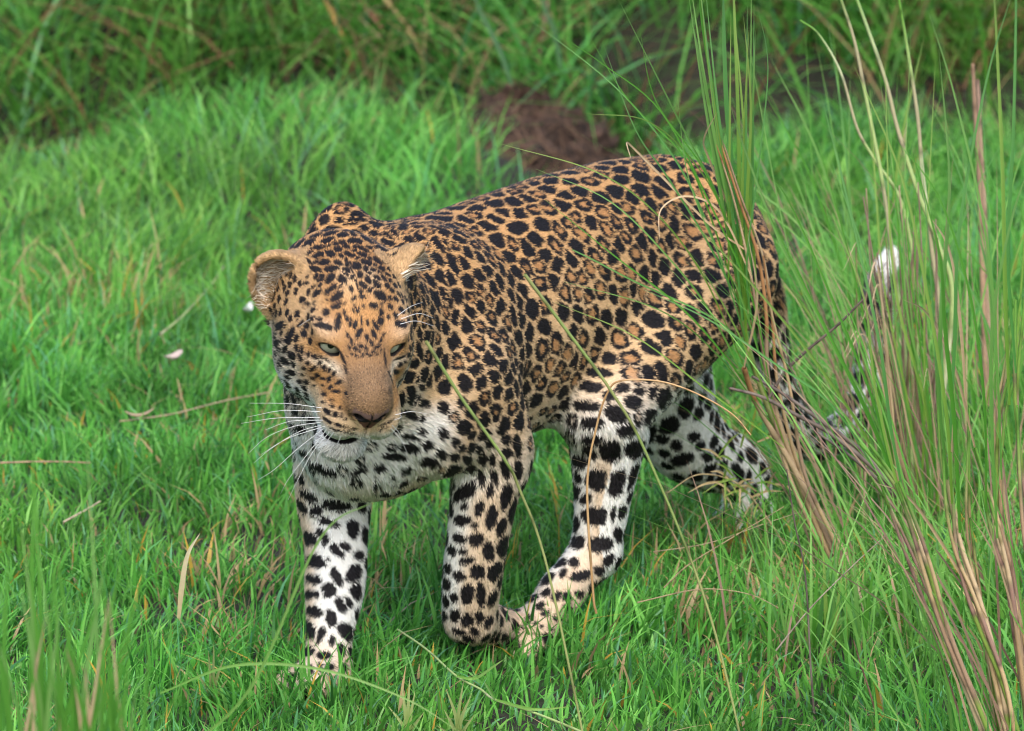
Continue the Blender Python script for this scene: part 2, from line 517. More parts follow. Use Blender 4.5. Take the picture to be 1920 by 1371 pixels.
# ------------------------------------------------------------------ coat pattern
# spots read off the photograph: x, y, length, width, angle (image, clockwise) in the units of each enlarged crop (x0, y0, scale)
SPOTS_PX = [
 ((460, 380, 4.8), """560,540,75,45,35 575,460,80,35,-15 665,475,90,40,-10 765,468,75,45,20 715,545,80,40,-5 640,605,115,35,25 840,555,65,35,25 780,600,100,40,-10
 835,430,60,40,10 905,400,70,35,20 1035,420,130,35,25 950,480,100,35,15 1060,475,110,35,20 1100,545,100,35,15 1190,535,80,35,40 1005,578,70,50,0 915,620,70,45,20
 905,650,70,30,30 1095,605,50,40,40 1150,615,70,25,10 1225,605,50,40,40 1035,660,50,45,10 690,692,70,45,-60 770,690,80,50,-50 875,705,80,55,75 1105,705,60,40,70
 1185,685,60,30,30 1250,690,70,25,45 1185,745,70,40,60 780,785,110,40,-40 650,820,75,35,-45 615,770,50,20,-45 955,790,45,30,80 1065,760,65,40,35 1040,815,45,25,60
 830,860,95,55,-50 1215,850,100,55,40 1065,870,60,35,20 980,875,40,25,-30 735,890,35,30,0 555,935,55,35,-40 635,910,35,25,-60 670,945,40,25,-60 825,935,75,40,-35
 925,940,55,50,0 1155,940,60,40,10 1245,940,70,30,50 735,1000,50,45,0 1000,970,60,25,60 1315,800,40,30,45 545,735,50,25,-20 910,520,60,22,80 955,610,130,12,60 995,720,130,11,68
 680,405,150,30,-12 800,370,70,30,20 870,490,50,30,30 1015,100,190,40,3 985,150,200,35,0 910,190,160,25,0 1130,75,130,60,35 1270,110,110,35,30 845,160,90,60,-40
 1180,200,140,60,30 1080,232,90,45,10 1260,168,100,55,25 1415,215,130,75,20 1330,275,100,50,40 1290,305,110,45,30 1280,355,110,55,15 1150,280,90,50,30 1455,325,100,60,50
 1575,310,110,75,50 1430,410,90,80,60 760,290,100,50,-20 950,275,120,50,10 1080,320,160,40,30 1540,190,110,40,10 1740,140,180,70,-5 1750,240,150,55,20 1730,370,150,75,55
 1800,370,120,45,50 1730,500,150,70,60 1870,560,160,70,60 1750,660,150,70,65 1840,680,150,60,70 1600,770,110,70,80 1710,880,170,60,70 1770,800,110,50,75 1840,900,150,45,85
 1680,960,130,60,70 1560,900,100,60,80"""),
 ((560, 560, 6.854), """105,105,60,40,-40 360,40,50,35,60 270,110,50,40,-60 225,65,40,30,-60 640,110,80,60,-30 850,20,70,40,20
 1095,110,90,40,50 715,165,40,40,0 775,150,50,30,80 840,120,40,30,0 510,310,170,60,-80 590,195,60,30,70 625,280,70,40,75 665,315,80,40,-80 725,350,90,45,-75 810,300,90,22,85
 885,320,70,30,75 1050,300,110,60,-75 1060,195,80,45,75 990,360,120,40,60 1150,250,60,30,60 330,360,190,60,15 1310,340,120,70,20 635,480,60,30,80 780,450,110,55,-60 880,510,80,40,75
 965,460,100,45,65 1090,475,50,30,-60 680,560,80,30,80 935,580,60,40,50 1055,550,70,25,-70 805,620,60,45,30 730,650,60,45,30 865,650,50,40,60 1010,630,80,35,-15 920,735,60,25,-20
 80,460,100,60,80 70,620,140,50,-80 15,320,80,60,-45 180,270,120,40,-20 145,720,60,50,30 220,750,80,45,30 290,830,70,45,60 335,890,75,50,60 195,905,90,40,-35 400,920,55,40,-60
 460,970,60,45,-60 130,835,50,40,30 245,990,50,45,0 320,1030,50,30,10 395,1040,65,40,-60 520,1080,70,40,-30 110,1080,60,50,30 305,1145,50,40,10 415,1145,60,45,-30 330,1230,50,45,0
 485,1195,90,35,0 625,1225,60,50,45 655,1270,40,30,40 420,1335,70,45,10 230,1250,40,40,0 205,1120,35,25,0 30,960,90,40,20 80,900,50,35,30 30,1075,60,45,30 200,1030,50,35,20
 30,760,90,45,60 340,770,120,22,30 1300,760,150,22,-20 1240,945,60,55,30 1300,850,60,45,-60 1410,730,60,50,0 1360,820,40,30,0 568,770,210,30,66 615,900,170,24,70 650,1040,150,14,68 1110,800,190,20,82 1180,1010,180,18,65 740,740,55,30,30 820,745,45,28,-20 880,720,50,28,20 960,690,50,30,-30 690,720,50,28,40 1010,720,45,26,-20 655,640,50,30,60 1050,690,45,24,-50 780,690,40,26,0
 1490,835,130,80,-50 1560,200,150,65,80 1550,420,220,60,75 1550,680,200,60,78 1540,1030,90,60,-50 1440,1230,220,90,85 1590,1130,70,80,0 1590,1340,110,80,0"""),
 ((560, 720, 7.617), """470,265,75,65,20 490,320,50,40,30 600,345,45,40,0 720,190,50,50,30 355,258,45,30,0 255,165,50,45,0 345,50,60,60,0 420,400,110,55,35 535,435,85,55,15
 615,450,60,40,80 675,500,40,30,30 430,530,170,35,30 590,590,170,36,15 780,630,100,22,5 560,660,200,20,12 760,695,160,18,8 745,410,110,32,60 830,480,100,26,20
 1300,110,90,40,80 1250,560,180,22,-25 1200,640,120,20,-20
 1560,910,230,100,5 1350,1030,260,70,5 1570,750,180,60,10 1740,670,100,80,40 1590,440,180,80,30 1740,490,90,80,40
 305,1200,380,80,25 850,1230,200,80,-30 180,500,100,90,30 290,630,130,100,30 240,540,90,70,30 70,830,110,90,10 60,1010,90,60,0"""),
 ((440, 420, 2.743), """240,625,80,32,60 290,580,90,35,-75 340,515,50,35,-30 240,530,60,35,-60 270,705,55,30,50 300,680,50,30,60 355,640,80,30,-80 325,640,40,25,80 207,605,50,25,70
 210,685,40,25,60 235,675,40,25,60 300,768,45,28,10 345,770,50,22,30 250,800,60,30,70 275,900,60,36,80 325,880,55,35,80 285,1035,60,45,30 340,1050,60,45,20 295,1125,80,40,70 262,1110,60,30,80
 355,1120,60,40,0 260,860,50,28,80 310,960,50,30,60 240,830,60,28,75 300,1290,90,40,30 410,1315,50,35,20 530,1340,90,45,20 350,1180,60,40,20 720,1320,50,45,60 815,1325,40,35,60"""),
 ((480, 820, 2.4875), """240,270,100,40,30 370,315,140,50,10 210,320,80,30,60 340,395,100,35,15 495,320,60,40,80 460,430,90,60,70 515,460,90,45,70 270,200,45,35,0 380,220,80,40,25 180,185,50,30,50
 555,210,60,40,60 640,205,50,35,80 600,262,60,25,10 795,35,60,45,0 860,80,60,50,40 805,115,90,45,5 925,90,50,40,10 955,50,40,40,0 930,25,50,40,60 985,105,50,40,60 990,145,60,35,-20 915,160,90,45,-20
 865,190,70,60,0 1040,60,45,35,80 1055,100,50,40,-60 1085,30,40,40,0 1110,180,110,35,80 1100,110,80,30,80 1170,70,50,50,0 1160,140,90,45,75 1215,40,110,45,80 1222,150,100,40,85
 1050,180,80,35,80 965,250,130,70,-30 1170,280,120,55,-80 1095,240,80,40,-75 1200,340,120,40,-80 1040,330,80,40,-70 970,320,35,35,0 960,385,75,50,0 1020,410,35,30,0 1098,370,110,50,-80
 1145,418,80,50,-60 945,470,65,45,10 1028,475,70,60,0 1160,510,100,50,-75 1087,530,95,55,80 910,525,50,40,60 965,530,40,35,0 985,575,75,35,-10 945,645,60,45,20 890,610,50,35,80
 1038,627,75,65,0 1118,625,90,65,-50 885,680,60,35,80 920,745,50,45,20 985,730,95,60,-80 1050,735,110,45,85 1108,745,90,35,-65 852,755,60,25,80 985,850,70,60,0 928,830,60,45,80
 877,830,50,25,80 1040,840,60,40,80 945,905,70,35,20 1085,860,60,40,-60 1020,905,50,40,30 1110,920,50,40,0 990,940,60,30,10 1160,930,50,40,0
 245,470,80,60,30 310,465,85,45,60 205,470,50,30,80 375,525,90,40,40 415,510,50,40,30 485,550,60,40,40 270,575,100,60,10 335,570,25,20,0 205,600,70,25,85 375,650,90,45,65
 460,640,100,70,-70 260,660,75,40,20 335,710,70,65,-20 250,730,70,40,-10 468,712,90,50,75 398,778,75,45,60 430,768,60,35,60 265,808,70,45,20 350,840,80,50,80 243,895,90,40,75
 300,920,80,40,-60 425,905,90,55,60 355,945,50,30,80 240,1000,60,40,-60 315,1015,70,40,0 395,990,60,35,70 255,1080,45,25,70 295,1070,50,25,80 345,1070,40,30,0 275,1150,45,20,85"""),
 ((920, 640, 2.211), """395,185,130,45,10 385,265,120,40,10 415,335,100,45,0 415,405,90,45,0 365,495,70,55,20 495,450,90,85,0 520,300,100,70,20 550,190,70,40,-20 610,205,50,45,0 590,250,70,55,10
 560,365,75,60,0 655,310,70,50,-50 660,390,90,45,-60 720,230,100,60,-70 675,205,70,40,-70 605,440,90,70,-30 440,575,95,88,0 530,585,110,80,-60 345,615,80,50,70 590,560,120,40,-65
 505,715,70,35,-70 435,725,125,70,5 545,705,60,40,-60 360,830,70,55,10 450,840,110,65,-5 530,800,65,40,80 345,915,40,40,0 300,960,45,30,-60 375,970,90,40,-15 450,950,50,40,0
 490,905,60,40,-50 270,1055,45,35,-40 230,1040,45,30,-40 205,1095,40,30,-40 315,1060,50,40,60 320,1105,35,35,0 225,1125,40,25,-30 155,1140,30,22,-30 150,1165,30,15,0 275,1145,35,25,0
 350,1125,30,30,0 370,1045,40,30,0 185,1165,18,18,0 210,1180,18,15,0 245,1190,18,15,0 195,1225,18,18,0 130,1185,22,15,0 420,1040,40,40,0 465,1000,50,30,-50 480,70,95,50,5 440,130,110,40,5
 810,270,100,60,-70 740,350,90,70,-40 710,405,60,40,0 790,490,100,50,-10 940,330,90,30,80 900,260,60,35,60 870,430,40,40,0 960,580,70,60,60 850,560,60,50,30 1030,545,90,40,60
 1100,640,110,40,80 1140,690,80,30,80 1055,735,60,40,0 900,480,60,40,40 1000,640,60,40,60 1080,470,70,40,60"""),
]
bvh = BVHTree.FromPolygons([Vector(v) for v in BV], [list(map(int, t)) for t in BTRI])
rng = np.random.default_rng(7)
spots = []      # (centre, normal, 2x3 matrix to unit disc, mean radius, hole)
for (x0, y0, sc), txt in SPOTS_PX:
    for it in txt.split():
        zx, zy, ln, wd, an = (float(v) for v in it.split(','))
        px, py = x0 + zx / sc, y0 + zy / sc
        d = nrm(rayl(px, py))
        hit, n, fi, dist = bvh.ray_cast(Vector(CAML), Vector(d))
        if hit is None: continue
        n = np.array(n); hit = np.array(hit)
        dn = min(d @ n, -0.33)
        n_eff = n if d @ n < -0.33 else nrm(n - d * (d @ n + 0.33))
        a = math.radians(an)
        right = LROT @ _r; dwn = -(LROT @ _u)
        e1 = right * math.cos(a) + dwn * math.sin(a); e2 = -right * math.sin(a) + dwn * math.cos(a)
        pxm = dist / FPX
        t = []
        for e, L in ((e1, ln), (e2, wd)):
            v = e - d * (e @ n_eff) / (d @ n_eff)
            t.append(v * (L / sc / 2) * pxm * (1.6 if sc == 4.8 else 1.5 if sc > 3 else 1.14))
        T = np.stack(t)                                      # 2x3
        G = np.linalg.inv(T @ T.T + np.eye(2) * 1e-12)
        spots.append((hit, n_eff, G @ T, math.sqrt(ln * wd) / sc / 2 * pxm, 0.0))
NDIG = len(spots)

# the rest of the coat: rosettes scattered on the surface at the spacing of each region
def sample_surface(T, V, n, w=None):
    A = np.linalg.norm(np.cross(V[T[:, 1]] - V[T[:, 0]], V[T[:, 2]] - V[T[:, 0]]), axis=1) / 2
    if w is not None: A = A * w
    c = np.cumsum(A); r = rng.random(n) * c[-1]
    ti = np.searchsorted(c, r)
    u, v = rng.random(n), rng.random(n)
    m = u + v > 1; u[m], v[m] = 1 - u[m], 1 - v[m]
    bc = np.stack([1 - u - v, u, v], 1)
    return ti, bc

TAILX = catmull(TLp)
def tail_w(P):
    d = np.full(len(P), 9.0); par = np.zeros(len(P))
    for i in range(len(TAILX) - 1):
        a, b = TAILX[i], TAILX[i + 1]
        t = np.clip(((P - a) @ (b - a)) / ((b - a) @ (b - a)), 0, 1)
        q = np.linalg.norm(P - a - t[:, None] * (b - a), axis=1)
        m = q < d; d[m] = q[m]; par[m] = (i + t[m]) / (len(TAILX) - 1)
    w = (1 - sstep(0.032, 0.045, d)) * sstep(0.06, 0.12, par) * (P[:, 0] < -0.80)
    return w, par
def head_w(P):
    a = eval_list(BODY, P); b = eval_list(HEAD_ADD, P)
    return sstep(-0.012, 0.016, a - b)
def spacing(P, hw, tw):
    x, l, z = P[:, 0], np.abs(P[:, 1]), P[:, 2]
    s = np.full(len(P), 0.0222)
    s = lerp(s, 0.0235, sstep(0.555, 0.585, z))
    s = lerp(s, 0.0180, sstep(-0.16, 0.02, x))                                   # shoulder and neck
    s = lerp(s, 0.0240, sstep(0.36, 0.26, z))
    s = lerp(s, 0.022, sstep(0.20, 0.08, z))
    s = lerp(s, 0.0245, sstep(0.02, 0.09, x) * sstep(0.42, 0.34, z))              # pale chest
    s = lerp(s, 0.0145, hw)
    s = lerp(s, 0.027, tw)
    return s
ti, bc = sample_surface(BTRI, BV, 60000)
CP = (BV[BTRI[ti]] * bc[:, :, None]).sum(1); CN = nrm((BN[BTRI[ti]] * bc[:, :, None]).sum(1))
chw = head_w(CP); ctw, _ = tail_w(CP); csp = spacing(CP, chw, ctw)
ch = to_head(CP)
hd_ = (chw > 0.5) & (ch[:, 0] > -0.045)
csp = np.where(hd_, 0.0100, csp)
ced = np.minimum(np.linalg.norm(ch - EYE, axis=1), np.linalg.norm(ch - EYE * np.array([1, -1, 1]), axis=1))
bad = hd_ & ((ch[:, 0] > 0.058) | (ced < 0.0235) | (ch[:, 2] < -0.085) | (np.abs(ch[:, 1]) > 0.085))
ok_c = np.zeros((20000, 3)); ok_s = np.zeros(20000); nacc = 0
for c, n, M, r, h_ in spots:
    ok_c[nacc] = c; ok_s[nacc] = r * 2.3; nacc += 1
AXF = np.array([-0.75, 0, -0.65])
for i in range(len(CP)):
    if bad[i]: continue
    d2 = ((ok_c[:nacc] - CP[i]) ** 2).sum(1)
    lim = (ok_s[:nacc] + csp[i]) * 0.5
    if (d2 < lim * lim).any(): continue
    ok_c[nacc] = CP[i]; ok_s[nacc] = csp[i]; nacc += 1
    n = CN[i]; s = csp[i]
    fl = AXF - n * (AXF @ n); fl = nrm(fl + rng.normal(0, 0.35, 3)); fl = nrm(fl - n * (fl @ n)); si = np.cross(n, fl)
    el = rng.uniform(1.0, 1.45)
    if CP[i][2] > 0.565: fl, si, el = nrm(np.array([1, 0, -0.1]) - n * n[0]), None, rng.uniform(1.3, 1.8); si = np.cross(n, fl)
    rr = s * (0.70 if CP[i][2] > 0.34 else 0.82 if ctw[i] > 0.5 else 0.48) * rng.uniform(0.90, 1.12)
    if CP[i][0] > 0.05 and CP[i][2] < 0.40 and chw[i] < 0.5: rr = min(rr, 0.0088)
    T = np.stack([fl * rr * math.sqrt(el), si * rr / math.sqrt(el)])
    if s == 0.0100: T = T * 0.74; rr *= 0.74
    hole = 0.0
    if s > 0.0205 and 0.27 < CP[i][2] < 0.575 and ctw[i] < 0.5: hole = rng.choice([0.0, 0.30, 0.42, 0.5], p=[0.4, 0.3, 0.2, 0.1])
    elif s > 0.0172 and CP[i][2] > 0.33: hole = rng.choice([0.0, 0.3], p=[0.7, 0.3])
    spots.append((CP[i], n, np.linalg.inv(T @ T.T) @ T, rr, hole))
print('spots', NDIG, len(spots))

def pattern(P):
    """returns blackness 0..1 and rosette-centre weight 0..1 at the points"""
    WV = 0.0017 * (np.stack([vnoise(P, 130, s) + 0.6 * vnoise(P, 300, s + 5) for s in (1, 2, 3)], 1) - 0.8) * 2
    cs = 0.02
    lo = P.min(0) - 0.1
    key = np.floor((P - lo) / cs).astype(np.int64)
    dim = key.max(0) + 20
    kk = (key[:, 0] * dim[1] + key[:, 1]) * dim[2] + key[:, 2]
    order = np.argsort(kk, kind='stable'); ks = kk[order]
    r1 = np.full(len(P), 0.01); s1 = np.full(len(P), 9.0); s2 = np.full(len(P), 9.0); cen = np.zeros(len(P))
    nz = vnoise(P, 160, 11)
    for c, n, M, r, hole in spots:
        ext = np.sqrt((np.linalg.pinv(M) ** 2).sum(1)).max() * 1.35 + 0.004
        a = np.floor((c - ext - lo) / cs).astype(int); b = np.floor((c + ext - lo) / cs).astype(int) + 1
        I, J = np.meshgrid(np.arange(a[0], b[0]), np.arange(a[1], b[1]), indexing='ij')
        base = (I.ravel() * dim[1] + J.ravel()) * dim[2]
        s_ = np.searchsorted(ks, base + a[2]); e_ = np.searchsorted(ks, base + b[2])
        ids = [order[x:y] for x, y in zip(s_, e_) if y > x]
        if not ids: continue
        ids = np.concatenate(ids)
        off = P[ids] + WV[ids] * min(1.0, r / 0.016) - c
        uv = off @ M.T
        q = np.sqrt((uv * uv).sum(1) + (np.abs(off @ n) / 0.035) ** 4)
        s = (q - 1) * r
        o1 = s1[ids]; o2 = s2[ids]
        m = s < o1
        s2[ids] = np.where(m, o1, np.minimum(o2, s))
        s1[ids] = np.where(m, s, o1)
        r1[ids] = np.where(m, r, r1[ids])
        if hole > 0:
            an = np.arctan2(uv[:, 1], uv[:, 0]) + c[0] * 400
            gap = 0.35 * np.maximum(0, np.sin(an * 1.5 + 2 * np.sin(an + c[2] * 300))) ** 3
            hh = hole + gap * 0.6 + 0.2 * (nz[ids] - 0.5)
            ce = 1 - sstep(hh - 0.12, hh + 0.06, q)
        else:
            ce = np.zeros(len(ids))
        cen[ids] = np.where(m, ce, cen[ids])
    blk = 1 - sstep(-0.0009, 0.0009, s1)
    gapw = (s2 - s1) / r1 + 0.25 * (vnoise(P, 90, 41) - 0.5)
    blk *= np.where(s1 < 0, sstep(0.12, 0.30, gapw), 1)
    return blk, np.clip(cen, 0, 1) * (s1 < 0)

C_BACK = np.array([0.53, 0.295, 0.120]); C_FLANK = np.array([0.60, 0.40, 0.215]); C_WHITE = np.array([0.81, 0.79, 0.74])
C_LEG = np.array([0.66, 0.49, 0.33]); C_BLACK = np.array([0.011, 0.0095, 0.011]); C_CENTRE = np.array([0.40, 0.195, 0.075])
def coat(P, N):
    x, l, z = P[:, 0], P[:, 1], P[:, 2]
    hw = head_w(P); tw, par = tail_w(P)
    g = np.ones(len(P))
    wob = (vnoise(P, 22, 21) - 0.5) * 0.06
    zz = z + wob
    base = np.tile(C_FLANK, (len(P), 1)) * 1.0
    base = mixc(base, C_BACK, sstep(0.42, 0.585, zz))
    out = N[:, 1] * np.sign(l)
    belly = sstep(0.375, 0.285, zz) * (1 - 0.55 * sstep(0.1, 0.7, out) * (x > -0.25))
    chest = sstep(0.43, 0.345, zz) * sstep(0.02, 0.10, x)
    inner = sstep(0.30, -0.35, out) * sstep(0.44, 0.36, zz)
    hind = sstep(-0.40, -0.46, x) * sstep(0.355, 0.29, zz)
    rear = sstep(-0.62, -0.72, x) * sstep(0.25, -0.3, out) * sstep(0.48, 0.40, zz)
    W = np.clip(np.maximum.reduce([belly, chest, inner, hind, rear]), 0, 1)
    base = mixc(base, C_WHITE, W)
    leg = sstep(0.30, 0.22, zz) * sstep(-0.15, 0.45, out) * (x > -0.30)
    base = mixc(base, C_LEG, leg * 0.85)
    foot = sstep(0.115, 0.04, zz) * sstep(-0.75, -0.7, x)
    base = mixc(base, (0.70, 0.53, 0.39), foot * 0.75)
    # tail
    base = mixc(base, C_FLANK * 0.95, tw * (1 - sstep(0.12, 0.3, par)))
    base = mixc(base, C_WHITE, tw * sstep(0.12, 0.3, par))
    # head
    h = to_head(P); hx, hy, hz = h[:, 0], h[:, 1], h[:, 2]; ay = np.abs(hy)
    hb = np.tile(np.array([0.375, 0.195, 0.072]), (len(P), 1))
    hb = mixc(hb, (0.52, 0.35, 0.18), 0.7 * sstep(0.030, 0.056, ay) * sstep(0.07, 0.03, hx))
    low = sstep(-0.004, -0.042, hz) * sstep(0.022, 0.048, ay) * sstep(0.075, 0.04, hx)          # pale cheeks
    hb = mixc(hb, (0.68, 0.58, 0.45), low)
    hb = mixc(hb, C_WHITE, sstep(-0.045, -0.075, hz) * sstep(0.09, 0.05, hx))
    ps = np.exp(-(((hx - 0.020) / 0.024) ** 2 + ((ay - 0.014) / 0.012) ** 2)) * (hz > 0.02)      # pale patches of the forehead
    hb = mixc(hb, (0.60, 0.43, 0.25), 0.7 * ps)
    br = np.exp(-(((hx - 0.056) / 0.030) ** 2 + ((ay - 0.043) / 0.017) ** 2 + ((hz - 0.024) / 0.010) ** 2))   # brow
    hb = mixc(hb, (0.64, 0.53, 0.39), np.clip(0.4 * br, 0, 1))
    ue = np.exp(-(((ay - 0.037) / 0.021) ** 2 + ((hz + 0.0095 + 0.25 * (ay - 0.033)) / 0.0062) ** 2)) * (hx > 0.02)
    hb = mixc(hb, (0.66, 0.53, 0.38), np.clip(1.1 * ue, 0, 1))
    nb = sstep(0.096, 0.120, hx) * sstep(0.031, 0.021, ay) * sstep(-0.052, -0.040, hz)          # nose bridge
    hb = mixc(hb, (0.255, 0.145, 0.070), 0.8 * sstep(0.066, 0.095, hx) * sstep(0.034, 0.022, ay) * sstep(-0.052, -0.040, hz))
    hb = mixc(hb, (0.185, 0.115, 0.062), nb * 0.9)
    mz = sstep(0.05, 0.075, hx) * sstep(-0.048, -0.066, hz)                                     # upper lip
    hb = mixc(hb, (0.66, 0.50, 0.32), 0.7 * sstep(0.05, 0.075, hx) * sstep(-0.036, -0.05, hz) * (1 - nb))
    hb = mixc(hb, (0.74, 0.71, 0.64), mz * sstep(-0.060, -0.076, hz))
    hb = mixc(hb, C_WHITE * 0.85, sstep(-0.090, -0.098, hz))
    base = base * (1 - hw[:, None]) + hb * hw[:, None]
    # spots
    blk, cen = pattern(P)
    free = np.ones(len(P))
    base = base * (1 - (cen * (1 - 0.75 * W) * 0.9)[:, None]) + C_CENTRE * (cen * (1 - 0.75 * W) * 0.9)[:, None]
    tipblack = tw * sstep(0.70, 0.78, par) * (1 - sstep(0.93, 0.955, par)) * sstep(0.2, -0.2, (N @ np.array([-0.4, 0, 0.5])) - 0.0) * 0.9
    blk = np.maximum(blk * (1 - cen), tipblack) * (1 - tw * sstep(0.93, 0.96, par))
    fz = (hx > 0.06) & (hw > 0.5) & (blk > 0)
    blk = np.where(fz & (nb > 0.6), blk * 0.35, blk)
    col = base * (1 - blk[:, None]) + C_BLACK * blk[:, None]
    # eye rims, nose leather, lips, ears
    bare = np.zeros(len(P)); kind = np.zeros(len(P))
    for s in (-1, 1):
        e = np.array((EYE[0], EYE[1] * s, EYE[2])); A = EAX[s]
        q = (h - (e + A[0] * 0.012 + np.array([0, 0, -0.0022]))) @ A.T
        rr = np.sqrt((q[:, 1] / 0.0138) ** 2 + (q[:, 2] / 0.0066) ** 2)
        tear = np.sqrt(((q[:, 1] + s * 0.0140) / 0.0042) ** 2 + ((q[:, 2] + 0.0042) / 0.0040) ** 2)
        dz_ = 1 - sstep(0.009, 0.014, np.abs(q[:, 0] + 0.001))
        m = (1 - sstep(1.10, 1.32, rr)) * (hx > 0.03) * dz_
        m = np.maximum(m, (1 - sstep(0.7, 1.15, tear)) * (hx > 0.03) * dz_ * 0.9)
        col = mixc(col, (0.014, 0.012, 0.012), m * hw)
        bare = np.maximum(bare, (1 - sstep(1.15, 1.22, rr)) * (hx > 0.03))
        c, A = EARS[s]
        q = (h - c) @ A.T
        inside = np.sqrt((q[:, 1] / 0.036) ** 2 + (q[:, 2] / 0.046) ** 2)
        near = (inside < 1.22) & (np.abs(q[:, 0] + 0.01) < 0.03) & (q[:, 2] > -0.030) & (hw > 0.5)
        fac = N @ (A[0] @ HR)
        cup = near & (fac > 0.25) & (inside < 0.93) & (q[:, 0] < 0.004)
        rim = near & ~cup & (inside > 0.78)
        back = near & (fac < -0.2)
        col[rim] = col[rim] * 0.2 + 0.8 * np.array([0.46, 0.295, 0.145])
        col[back & (q[:, 2] < 0.014)] = np.array([0.03, 0.024, 0.022])
        cc = mixc(np.tile(np.array([0.36, 0.245, 0.135]), (len(P), 1)), (0.020, 0.014, 0.012), sstep(0.016, -0.004, q[:, 2] + 0.6 * np.abs(q[:, 1] - 0.006)))
        col[cup] = cc[cup]
        kind = np.where(cup, 2, np.where(rim | back, 3, kind))
    # nose leather
    nl = (hx > 0.1285) & (hz < -0.0325 + 0.22 * ay) & (hz > -0.062) & (ay < 0.0205 - np.maximum(0, -0.040 - hz) * 0.95)
    ncol = np.where((hz > -0.040)[:, None], np.array([0.145, 0.092, 0.080]), np.array([0.13, 0.062, 0.045]))
    slit = (np.sqrt(((ay - 0.0125) / 0.0078) ** 2 + ((hz + 0.0435) / 0.0030) ** 2) < 1.45) | (ay < 0.0012)
    ncol = np.where(slit[:, None], np.array([0.012, 0.010, 0.010]), ncol)
    col = np.where(nl[:, None], ncol, col)
    # mouth
    q = (h - MOUTH_C) @ MOUTH_A.T
    mr = np.sqrt((q[:, 0] / MOUTH_R[0]) ** 2 + (q[:, 1] / MOUTH_R[1]) ** 2 + (q[:, 2] / 0.0056) ** 2)
    mo = (mr < 1.12) & (hw > 0.3)
    col = np.where(mo[:, None], np.array([0.010, 0.008, 0.009]), col)
    lip = (mr < 1.32) & (hy > -0.004) & (q[:, 2] > 0.004) & (hx > 0.10) & ~mo
    col = np.where(lip[:, None], np.array([0.36, 0.15, 0.10]), col)
    bare = np.maximum(bare, (nl | mo | lip) * 1.0)
    return col, bare, hw, tw, par, W, h, kind

BC, b_bare, b_hw, b_tw, b_par, b_W, b_h, b_kind = coat(BV, BN)

leo = empty('leopard', LORG, math.atan2(FWD[1], FWD[0]))
tag(leo, 'spotted leopard walking through short green grass with its head lowered and turned', 'leopard')
m_skin = tint_mat('leopard_skin', rough=0.75, spec=0.15)
body = mesh_obj('body', BV, [b for b in (BQ, BT) if len(b)], 0, m_skin, leo, col=BC * 0.9)

# ------------------------------------------------------------------ fur: one tapering blade of hair per root, combed along the body
def fur_flow(P, N, hw, tw, par, h):
    D = np.tile(np.array([-1.0, 0.0, -0.40]), (len(P), 1))
    lw = sstep(0.36, 0.24, P[:, 2])
    D = D * (1 - lw[:, None]) + np.array([-0.30, 0, -1.0]) * lw[:, None]
    hd = np.stack([-1.0 - 0 * h[:, 0], np.sign(h[:, 1]) * sstep(0.01, 0.05, np.abs(h[:, 1])) * 0.7, np.where(h[:, 2] > 0, 0.25, -0.45) + np.where(h[:, 2] < -0.07, -0.9, 0)], 1) @ HR
    D = D * (1 - hw[:, None]) + hd * hw[:, None]
    k = np.clip((par * (len(TAILX) - 1)).astype(int), 0, len(TAILX) - 2)
    tt = nrm(TAILX[k + 1] - TAILX[k])
    D = D * (1 - tw[:, None]) + tt * tw[:, None]
    return D
NF = 430000
triw = np.ones(len(BTRI))
tc = BV[BTRI].mean(1)
triw *= 1 + 3.6 * b_hw[BTRI].mean(1)
ti, bc = sample_surface(BTRI, BV, NF, triw)
FP = (BV[BTRI[ti]] * bc[:, :, None]).sum(1); FN = nrm((BN[BTRI[ti]] * bc[:, :, None]).sum(1))
FC, f_bare, f_hw, f_tw, f_par, f_W, f_h, f_kind = coat(FP, FN)
keep = (f_bare < 0.5) & (FP[:, 2] > 0.004)
FP, FN, FC, f_hw, f_tw, f_par, f_W, f_h, f_kind = (a[keep] for a in (FP, FN, FC, f_hw, f_tw, f_par, f_W, f_h, f_kind))
n = len(FP)
L_ = np.full(n, 0.0056)
L_ = lerp(L_, 0.0092, f_W * sstep(0.20, 0.28, FP[:, 2]))
L_ = lerp(L_, 0.0062, sstep(0.22, 0.12, FP[:, 2]))
hx, hy, hz = f_h[:, 0], np.abs(f_h[:, 1]), f_h[:, 2]
hl = np.full(n, 0.0046)
hl = lerp(hl, 0.0040, sstep(0.055, 0.085, hx))
hl = lerp(hl, 0.014, sstep(0.035, 0.055, hy) * sstep(0.0, -0.03, hz) * sstep(0.05, 0.02, hx))
hl = lerp(hl, 0.009, sstep(-0.095, -0.11, hz))
eyed = np.minimum(np.linalg.norm(f_h - np.array([EYE[0] + .012, EYE[1], EYE[2]]), axis=1), np.linalg.norm(f_h - np.array([EYE[0] + .012, -EYE[1], EYE[2]]), axis=1))
hl = np.where(eyed < 0.022, 0.0042, hl)
L_ = L_ * (1 - f_hw) + hl * f_hw
L_ = np.where(f_kind == 3, 0.0055, np.where(f_kind == 2, 0.024 * rng.random(n) ** 6 + 0.004, L_))
L_ = lerp(L_, 0.012, f_tw)
L_ *= rng.uniform(0.65, 1.25, n)
D = fur_flow(FP, FN, f_hw, f_tw, f_par, f_h)
for s in (-1, 1):
    m = (f_kind == 2) & (np.sign(f_h[:, 1]) == s)
    c, A = EARS[s]
    D[m] = (np.array([0.35, 0.9 * s, 0.75]) @ A) @ HR
clump = np.stack([vnoise(FP, 190, 31) - 0.5, vnoise(FP, 190, 32) - 0.5, vnoise(FP, 190, 33) - 0.5], 1)
D = nrm(D) + clump * 0.55 + rng.normal(0, 0.14, (n, 3))
